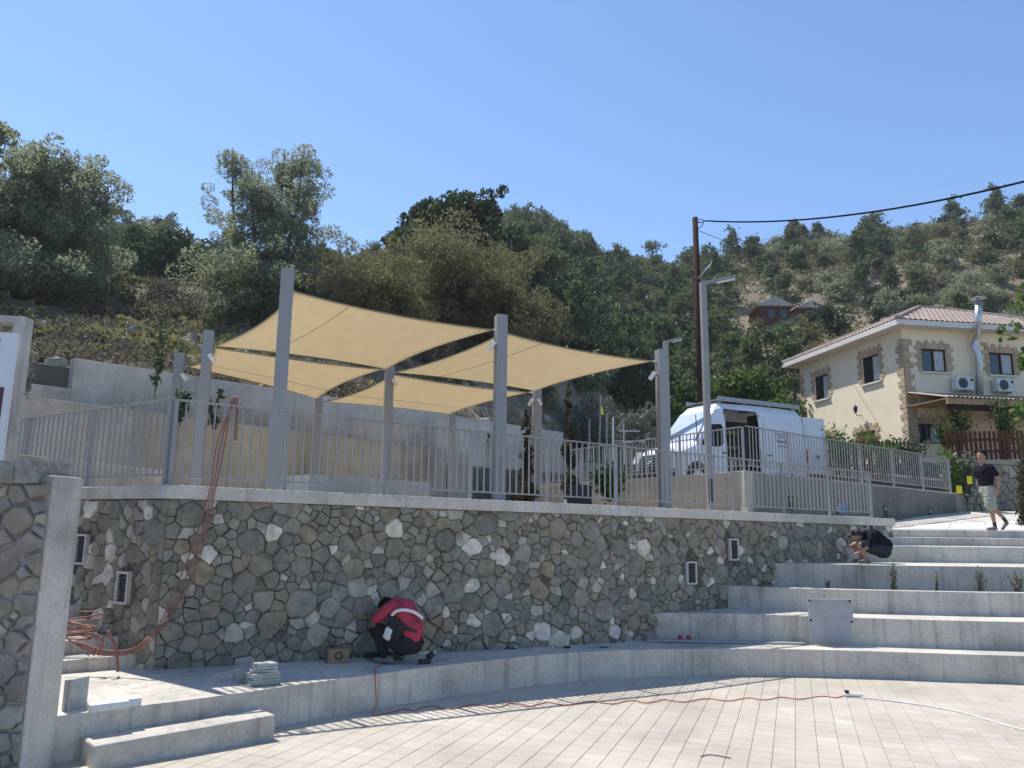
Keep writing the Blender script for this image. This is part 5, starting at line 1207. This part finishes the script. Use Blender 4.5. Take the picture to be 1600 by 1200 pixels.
for u, lab in ((1063, 'left one of two small red balls on the bench'), (1076, 'right one of two small red balls on the bench')):
    p = onb(u, 1000); bm = bmesh.new(); bmesh.ops.create_icosphere(bm, subdivisions=2, radius=.045); me = bpy.data.meshes.new('red_roll'); bm.to_mesh(me); bm.free(); me.materials.append(MATS['red']); o = link('red_roll', me); o.location = p + Vector((0, 0, .045)); o.scale = (1, 1, .9); tag(o, lab, 'roll', 'red rolls on the bench')
    for q in me.polygons: q.use_smooth = True
p = onb(1030, 997); b = MB(); b.box((p.x, p.y, p.z + .02), (.07, .05, .04), .2); o = b.build('white_cup', 'white_plastic', bevel=.008); tag(o, 'small white lump beside the stone wall end', 'scrap')
for (u0, v0, u1, v1, w_, mat, lab) in ((1010, 1003, 1268, 1008, .16, 'plate_grey', 'long grey board lying along the lower bench'), (1118, 999, 1285, 1003, .05, 'louvre', 'thin dark profile lying behind the grey board')):
    a_ = onb(u0, v0); c_ = onb(u1, v1); d = c_ - a_; nn = Vector((-d.y, d.x, 0)).normalized(); b = MB(); b.par(a_ + HZ * .006, d, nn * w_, HZ * .022); o = b.build('long_board', mat, bevel=.003); tag(o, lab, 'board')
# leaning metal plate in front of tier two
q = [onplane(u, v, Vector((0, 13.12, 0)), Vector((-.05, 1, 0)).normalized()) for u, v in ((1266, 1003), (1337, 1006), (1330, 937), (1262, 936))]
b = MB(); n_ = Vector((0, .02, .004)); b.add(q + [v + n_ for v in q], [(0, 1, 2, 3), (7, 6, 5, 4), (0, 4, 5, 1), (1, 5, 6, 2), (2, 6, 7, 3), (3, 7, 4, 0)]); t_ = thing('metal_plate', 'grey metal plate leaning against the second bench', 'plate', (0, 0, 0)); b.build('sheet', 'plate_grey', t_)
for v in (q[0].lerp(q[3], .97) + Vector((.03, 0, 0)), q[1].lerp(q[2], .97) - Vector((.03, 0, 0)), q[0].lerp(q[3], .5) + Vector((.03, 0, 0)), q[1].lerp(q[2], .5) - Vector((.03, 0, 0))):
    b = MB(); b.tube([v - Vector((0, .02, 0)), v + Vector((0, .0, 0))], .018, 8); b.build('bolt_hole', 'black', t_)

# hoses from the railing to the coil on the steps
def wl_pt(u, v, off=.05): p = onplane(u, v, V3(wall_pt(0, off)), V3(WN)); return p
hz = thing('hose', 'orange brown hoses hanging from the railing down to the left steps', 'hose', (0, 0, 0))
YP = lambda u, v: onplane(u, v, Vector((0, 9.28, 0)), Vector((0, 1, 0)))
for k, off in enumerate((0.0, .02, .045)):
    tp = onplane(363 + k * 3, 629, V3(wall_pt(0, -.19)), V3(WN))
    pts = [tp + Vector((0, .12, -.5)), tp + Vector((0, .06, -.02)), tp + Vector((0, -.03, .03)), wl_pt(352 - k * 6, 690, .02 - .1), wl_pt(335 - k * 4, 770, .12 + off), wl_pt(318 - k * 8, 850, .11 + off), wl_pt(296 - k * 9, 910, .10 + off), wl_pt(262 - k * 5, 970, .10 + off), YP(236 - k * 5, 1000), YP(214 - k * 3, 1017 - k * 2), YP(188, 1023 - k * 3), YP(158, 1023 - k * 4), YP(132, 1014 - k * 4), YP(112, 1002), YP(96, 990)]
    b = MB(); b.tube(catmull(pts, 8), .009, 8); b.build('hose_line', 'hose', hz, smooth=True)
cc = onz(114, 998, .85); q = random.Random(2); pts = []
for k in range(110):
    a_ = k * .42; r_ = .20 + .07 * sin(k * .37) + q.uniform(-.02, .02); pts.append(cc + Vector((cos(a_) * r_ * 1.1, sin(a_) * r_ * .8, .02 + .26 * (k / 110) ** 1.5 + .03 * sin(a_ * .5 + k * .1))))
b = MB(); b.tube(catmull(pts, 2), .0095, 7); o = b.build('hose_coil', 'hose', smooth=True); tag(o, 'orange hose coiled on the left steps beside the column', 'hose')
for k, (us) in enumerate((((168, 985), (178, 1005), (183, 1030), (184, 1050)), ((148, 990), (160, 1000), (156, 1015), (146, 1022)))):
    pts = [onplane(u, v, Vector((0, 9.27, 0)), Vector((0, 1, 0))) for u, v in us]; b = MB(); b.tube(catmull(pts, 6), .017, 7); b.build('hose_line', 'hose', hz, smooth=True)
# orange extension cord from the worker to the power strip, white cord beyond
cp_ = [onb(600, 1036) + HZ * .02, onb(578, 1030) + HZ * .03, onb(590, 1023) + HZ * .03, onb(605, 1030) + HZ * .02, onb(588, 1046) + HZ * .02, onb(586, 1052) + HZ * .015]
pe = onb(587, 1053); cp_ += [Vector((pe.x + .03, pe.y - .16, pe.z - .10)), Vector((pe.x + .05, pe.y - .18, pe.z - .32))]
def pl(u, v): return onb(u, v, plaza_z) + HZ * .010
cp_ += [pl(582, 1119), pl(596, 1117), pl(615, 1113)] + [pl(632 + k * 15, 1109 - 19 * (k / 46) ** .8 + 3.4 * sin(k * 1.55 + .6 * sin(k * .5)) * (1 - .5 * k / 46)) for k in range(46)] + [pl(1326, 1086)]
b = MB(); b.tube(catmull(cp_, 8), .0065, 6); o = b.build('extension_cord', 'cord_orange', smooth=True); tag(o, 'orange extension cord wavering across the plaza from the worker to the power strip', 'cord')
p = pl(1334, 1089); t_ = thing('power_strip', 'white power strip on the plaza between the orange and white cords', 'power strip', p, rz=-.15); b = MB(); b.box((0, 0, .02), (.24, .06, .04)); b.build('housing', 'white_plastic', t_, bevel=.006); b = MB(); b.box((-.09, 0, .055), (.05, .05, .04)); b.build('plug', 'black', t_)
b = MB(); b.tube(catmull([pl(1345, 1091), pl(1400, 1097), pl(1460, 1106), pl(1510, 1116), pl(1550, 1128), pl(1600, 1142), pl(1680, 1160)], 8), .009, 6); o = b.build('power_cable', 'cord_white', smooth=True); tag(o, 'white cord running from the power strip to the right edge', 'cord')
b = MB(); b.tube(catmull([pl(1095, 1184), pl(1105, 1181), pl(1120, 1182), pl(1142, 1186)], 6), .005, 6); o = b.build('cable_scrap', 'black', smooth=True); tag(o, 'short dark scrap of cable on the plaza tiles', 'cable')

# yellow tags on the bush
for i, (u, v) in enumerate(((1499, 765), (1515, 750))):
    p = at(u, v, 23.6 if i == 0 else 23.7); b = MB(); b.box(p, (.18, .012, .24), .2); o = b.build('yellow_tag', 'yellow'); tag(o, '%s yellow card hanging in the pale bush' % ('lower left' if i == 0 else 'upper right'), 'card', 'yellow cards in the bush')

# ------------------------------------------------------------------ people
def person(name, label, base, prims, tagmats, rz=0.0, voxel=.013):
    """prims: (p0, p1, r0, r1, tag); one voxel-remeshed continuous body"""
    b = MB()
    for p0, p1, r0, r1, tg in prims:
        p0, p1 = Vector(p0), Vector(p1); d = p1 - p0; n = 6; pts = []; rs = []
        dn_ = d.normalized() if d.length > 1e-6 else Vector((0, 0, 1))
        for k in range(n): a_ = pi / 2 * (1 - k / n); pts.append(p0 - dn_ * r0 * sin(a_)); rs.append(max(.002, r0 * cos(a_)))
        pts.append(p0); rs.append(r0); pts.append(p1 + dn_ * 1e-4); rs.append(r1)
        for k in range(1, n + 1): a_ = pi / 2 * k / n; pts.append(p1 + dn_ * r1 * sin(a_)); rs.append(max(.002, r1 * cos(a_)))
        b.tube(pts, rs, 12)
    o = b.build(name, list(tagmats.values()), smooth=True); m_ = o.modifiers.new('r', 'REMESH'); m_.mode = 'VOXEL'; m_.voxel_size = voxel
    s_ = o.modifiers.new('s', 'SMOOTH'); s_.factor = .5; s_.iterations = 4
    bpy.context.view_layer.update(); dg = bpy.context.evaluated_depsgraph_get(); me = bpy.data.meshes.new_from_object(o.evaluated_get(dg)); o.modifiers.clear(); o.data = me
    me.materials.clear(); keys = list(tagmats)
    for k in keys: me.materials.append(MATS[tagmats[k]])
    nf = len(me.polygons); C = np.empty(nf * 3); me.polygons.foreach_get('center', C); C = C.reshape(-1, 3); best = np.full(nf, 1e9); idx = np.zeros(nf, np.int32)
    for p0, p1, r0, r1, tg in prims:
        a_, c_ = np.array(p0, float), np.array(p1, float); d = c_ - a_; L2_ = max(1e-9, d @ d); t = np.clip(((C - a_) @ d) / L2_, 0, 1)
        dist = np.linalg.norm(C - (a_ + t[:, None] * d), axis=1) - (r0 + (r1 - r0) * t)
        k = dist < best; best[k] = dist[k]; idx[k] = keys.index(tg)
    me.polygons.foreach_set('material_index', idx); me.polygons.foreach_set('use_smooth', [True] * nf); me.update()
    co_ = np.empty(len(me.vertices) * 3); me.vertices.foreach_get('co', co_); co_ = co_.reshape(-1, 3)
    cloth_v = np.zeros(len(co_), bool)
    for pl_ in me.polygons:
        if keys[pl_.material_index] in ('shirt', 'shorts', 'pants'): cloth_v[list(pl_.vertices)] = True
    for vi in np.nonzero(cloth_v)[0]:
        v_ = me.vertices[vi]; c_ = v_.co; f_ = noise.noise(Vector((c_.x * 9, c_.y * 9, c_.z * 22))) * .012 + noise.noise(c_ * 34) * .005
        co_[vi] += np.array(v_.normal) * f_
    me.vertices.foreach_set('co', co_.ravel()); me.update()
    o.location = base; o.rotation_euler[2] = rz; tag(o, label, 'person'); return o
def hand(w, d, side, tg='skin', s=1.0):
    """palm and five fingers from wrist w along d"""
    w = Vector(w); d = Vector(d).normalized(); x = Vector(side).normalized(); out = [(tuple(w), tuple(w + d * .075 * s), .026 * s, .034 * s, tg)]
    for k, ln in enumerate((.065, .078, .072, .055)):
        a_ = w + d * .085 * s + x * (.026 - .0175 * k) * s; m_ = a_ + d * ln * .55 * s; out += [(tuple(a_), tuple(m_), .0095 * s, .009 * s, tg), (tuple(m_), tuple(m_ + (d + Vector((0, -.5, 0))).normalized() * ln * .5 * s), .009 * s, .0075 * s, tg)]
    a_ = w + d * .03 * s + x * .03 * s; out.append((tuple(a_), tuple(a_ + (d * .6 + x * .7).normalized() * .06 * s), .011 * s, .009 * s, tg)); return out
T = {'skin': 'skin', 'shirt': 'black_shirt', 'shorts': 'sage_shorts', 'hair': 'hair', 'sock': 'black', 'shoe': 'shoe_grey'}
pm = at(1549, 827.5, 17.95); pm.z = 2.25
pr = [((0, 0, .98), (-.01, 0, 1.08), .145, .135, 'shirt'), ((-.01, -.05, 1.08), (-.03, -.06, 1.36), .125, .145, 'shirt'), ((-.01, .06, 1.08), (-.03, .08, 1.36), .125, .145, 'shirt'), ((-.03, -.14, 1.45), (-.03, .16, 1.45), .075, .075, 'shirt'),
      ((-.04, 0, 1.50), (-.06, 0, 1.60), .06, .055, 'skin'), ((-.075, 0, 1.665), (-.075, 0, 1.73), .085, .09, 'skin'), ((-.11, -.01, 1.635), (-.115, -.01, 1.65), .05, .05, 'skin'), ((-.175, -.01, 1.675), (-.18, -.01, 1.67), .016, .014, 'skin'), ((-.045, 0, 1.76), (-.055, 0, 1.775), .098, .09, 'hair'), ((-.01, 0, 1.72), (0, 0, 1.70), .08, .07, 'hair'),
      ((-.07, -.095, 1.69), (-.07, -.10, 1.665), .02, .014, 'skin'),
      ((0, -.08, .92), (-.04, -.10, .56), .135, .115, 'shorts'), ((.02, .09, .92), (.14, .10, .58), .135, .115, 'shorts'), ((0, 0, .97), (.01, 0, .90), .15, .15, 'shorts'),
      ((-.03, -.10, .58), (-.025, -.10, .48), .062, .058, 'skin'), ((-.025, -.10, .46), (.015, -.10, .16), .056, .038, 'skin'), ((.015, -.10, .18), (.02, -.10, .09), .042, .042, 'sock'), ((.03, -.10, .05), (-.17, -.13, .035), .048, .036, 'shoe'),
      ((.14, .10, .58), (.20, .10, .50), .062, .056, 'skin'), ((.20, .10, .49), (.42, .11, .28), .056, .038, 'skin'), ((.40, .11, .29), (.45, .11, .22), .042, .042, 'sock'), ((.47, .11, .18), (.34, .09, .045), .048, .036, 'shoe'),
      ((.0, -.19, 1.44), (.07, -.24, 1.27), .068, .062, 'shirt'), ((.07, -.24, 1.26), (.10, -.25, 1.18), .045, .042, 'skin'), ((.10, -.25, 1.18), (.08, -.22, .95), .042, .030, 'skin'),
      ((-.05, .20, 1.44), (-.03, .27, 1.26), .068, .062, 'shirt'), ((-.03, .27, 1.26), (.0, .28, 1.16), .045, .04, 'skin'), ((.0, .28, 1.16), (.08, .22, .96), .04, .03, 'skin')]
pr += hand((.08, -.22, .95), (-.15, .05, -1), (-1, 0, 0)) + hand((.08, .22, .96), (-.1, -.1, -1), (-1, 0, 0))
person('person', 'person in black t-shirt and sage shorts walking left on the ramp', pm, pr, T, rz=.08)
# crouching person in black
T2 = {'skin': 'skin', 'shirt': 'black_shirt', 'shorts': 'navy_shorts', 'hair': 'hair', 'shoe': 'shoe_grey', 'cap': 'black'}
pc = at(1360, 880, 15.75); pc.z = 1.585
pr = [((.27, 0, .27), (.30, 0, .36), .15, .15, 'shirt'), ((.27, -.05, .36), (.10, -.06, .53), .14, .15, 'shirt'), ((.27, .06, .36), (.10, .08, .53), .14, .15, 'shirt'), ((.02, -.14, .56), (.02, .15, .56), .08, .08, 'shirt'), ((.1, 0, .52), (-.05, 0, .56), .13, .10, 'shirt'),
      ((-.08, 0, .56), (-.16, 0, .54), .055, .055, 'skin'), ((-.22, 0, .53), (-.26, 0, .51), .09, .085, 'skin'), ((-.30, 0, .48), (-.31, 0, .47), .05, .045, 'skin'), ((-.22, 0, .575), (-.25, 0, .57), .095, .09, 'cap'), ((-.33, 0, .55), (-.38, 0, .53), .035, .03, 'cap'),
      ((.24, -.12, .24), (-.15, -.16, .36), .115, .09, 'shorts'), ((.24, .12, .24), (-.15, .16, .36), .115, .09, 'shorts'), ((.25, -.1, .25), (.25, .1, .25), .14, .14, 'shorts'),
      ((-.17, -.16, .36), (-.24, -.16, .35), .07, .062, 'skin'), ((-.24, -.16, .34), (-.10, -.16, .10), .058, .04, 'skin'), ((-.08, -.16, .05), (-.26, -.17, .035), .046, .036, 'shoe'),
      ((-.17, .16, .36), (-.24, .16, .35), .07, .062, 'skin'), ((-.24, .16, .34), (-.10, .16, .10), .058, .04, 'skin'), ((-.08, .16, .05), (-.26, .17, .035), .046, .036, 'shoe'),
      ((.0, -.2, .54), (-.06, -.24, .36), .065, .058, 'shirt'), ((-.06, -.24, .36), (-.24, -.2, .22), .04, .03, 'skin'), ((.0, .2, .54), (-.12, .24, .38), .065, .058, 'shirt'), ((-.12, .24, .38), (-.34, .16, .32), .04, .03, 'skin')]
pr += hand((-.24, -.2, .22), (-1, .1, -.5), (0, 0, 1)) + hand((-.34, .16, .32), (-1, .1, -.2), (0, 0, 1))
pb = person('person', 'person in black squatting at the right end of the stone wall', pc, pr, T2, rz=-.15)
# red-shirt worker
T3 = {'skin': 'skin_dark', 'shirt': 'red_shirt', 'pants': 'dark_trousers', 'hair': 'hair', 'shoe': 'shoe_grey'}
pw = onb(622, 1036); pw.y += .05
pr = [((.16, 0, .34), (.21, 0, .42), .145, .145, 'shirt'), ((.20, -.06, .44), (.05, -.07, .67), .125, .13, 'shirt'), ((.20, .07, .44), (.05, .09, .67), .125, .13, 'shirt'), ((-.02, -.15, .73), (-.02, .17, .73), .085, .085, 'shirt'), ((.06, 0, .70), (-.08, 0, .74), .13, .10, 'shirt'),
      ((-.10, 0, .72), (-.18, 0, .70), .06, .056, 'skin'), ((-.25, 0, .69), (-.28, 0, .65), .092, .088, 'skin'), ((-.32, 0, .60), (-.325, 0, .59), .045, .04, 'skin'), ((-.25, 0, .735), (-.28, 0, .72), .10, .092, 'hair'), ((-.19, 0, .71), (-.20, 0, .69), .08, .07, 'hair'),
      ((.14, -.13, .26), (-.24, -.2, .42), .125, .095, 'pants'), ((.14, .14, .26), (-.26, .16, .42), .125, .095, 'pants'), ((.15, -.1, .26), (.15, .1, .26), .15, .15, 'pants'),
      ((-.24, -.2, .42), (-.06, -.2, .10), .085, .055, 'pants'), ((-.26, .16, .42), (-.12, .16, .10), .085, .055, 'pants'), ((-.02, -.2, .05), (-.22, -.22, .038), .05, .04, 'shoe'), ((-.08, .16, .05), (-.28, .17, .038), .05, .04, 'shoe'), ((.02, -.2, .06), (-.02, -.2, .05), .05, .05, 'shoe'),
      ((-.03, -.22, .71), (-.17, -.27, .58), .078, .07, 'shirt'), ((-.17, -.27, .58), (-.24, -.27, .50), .045, .042, 'skin'), ((-.24, -.27, .50), (-.42, -.14, .58), .042, .032, 'skin'), ((-.03, .22, .71), (-.2, .25, .62), .078, .068, 'shirt'), ((-.2, .25, .62), (-.44, .1, .55), .042, .032, 'skin')]
pr += hand((-.42, -.14, .58), (-1, .4, .2), (0, 0, 1), 'skin') + hand((-.44, .1, .55), (-1, 0, .1), (0, 0, 1), 'skin')
pwk = person('person', 'person in red shirt crouching against the stone wall with a shoulder bag', pw, pr, T3, rz=-.55)
# waist bag with strap as its own thing, held on the back
bagm = thing('shoulder_bag', 'black and white bag slung across the back of the red shirt', 'bag', pw, rz=-.55)
b = MB(); b.box((.10, -.225, .47), (.27, .11, .24), mat=Matrix.Rotation(.5, 3, 'Y')); b.build('pouch', 'black', bagm, bevel=.03)
b = MB(); b.box((.03, -.27, .40), (.11, .06, .16), mat=Matrix.Rotation(.4, 3, 'Y')); b.build('white_panel', 'white_plastic', bagm, bevel=.02)
b = MB(); b.tube(catmull([(.02, -.24, .58), (.10, -.22, .68), (.20, -.15, .70), (.26, -.02, .66), (.30, .1, .58)], 6), .022, 6); b.build('strap', 'white_plastic', bagm)
b = MB(); b.tube(catmull([(.0, -.24, .56), (.14, -.23, .55), (.26, -.19, .48), (.33, -.05, .42)], 6), .024, 6); b.build('waist_strap', 'black', bagm)
p = onb(585, 1034); t_ = thing('angle_grinder', 'dark teal power tool on the bench by the crouching person in red', 'tool', p + Vector((0, .1, 0))); b = MB(); b.tube([(-.16, 0, .06), (.05, 0, .07), (.12, 0, .07)], [.035, .045, .04], 10); b.build('tool_body', 'leaf_dark', t_, smooth=True); b = MB(); b.tube([(.12, 0, .10), (.12, 0, .03)], [.05, .06], 12); b.build('tool_head', 'black', t_)

# ------------------------------------------------------------------ air
b = MB(); b.par((-760, -70, -2.2), (1520, 0, 0), (0, 520, 0), (0, 0, 105)); hzb = b.build('haze', 'black'); tag(hzb, kind='stuff')
m = bpy.data.materials.new('haze'); m.use_nodes = True; t = m.node_tree; t.nodes.remove(t.nodes['Principled BSDF'])
v = t.nodes.new('ShaderNodeVolumePrincipled'); v.inputs['Density'].default_value = 0.0004; v.inputs['Color'].default_value = (.82, .88, 1, 1); v.inputs['Anisotropy'].default_value = .3
t.links.new(v.outputs[0], t.nodes['Material Output'].inputs['Volume']); hzb.data.materials.clear(); hzb.data.materials.append(m)
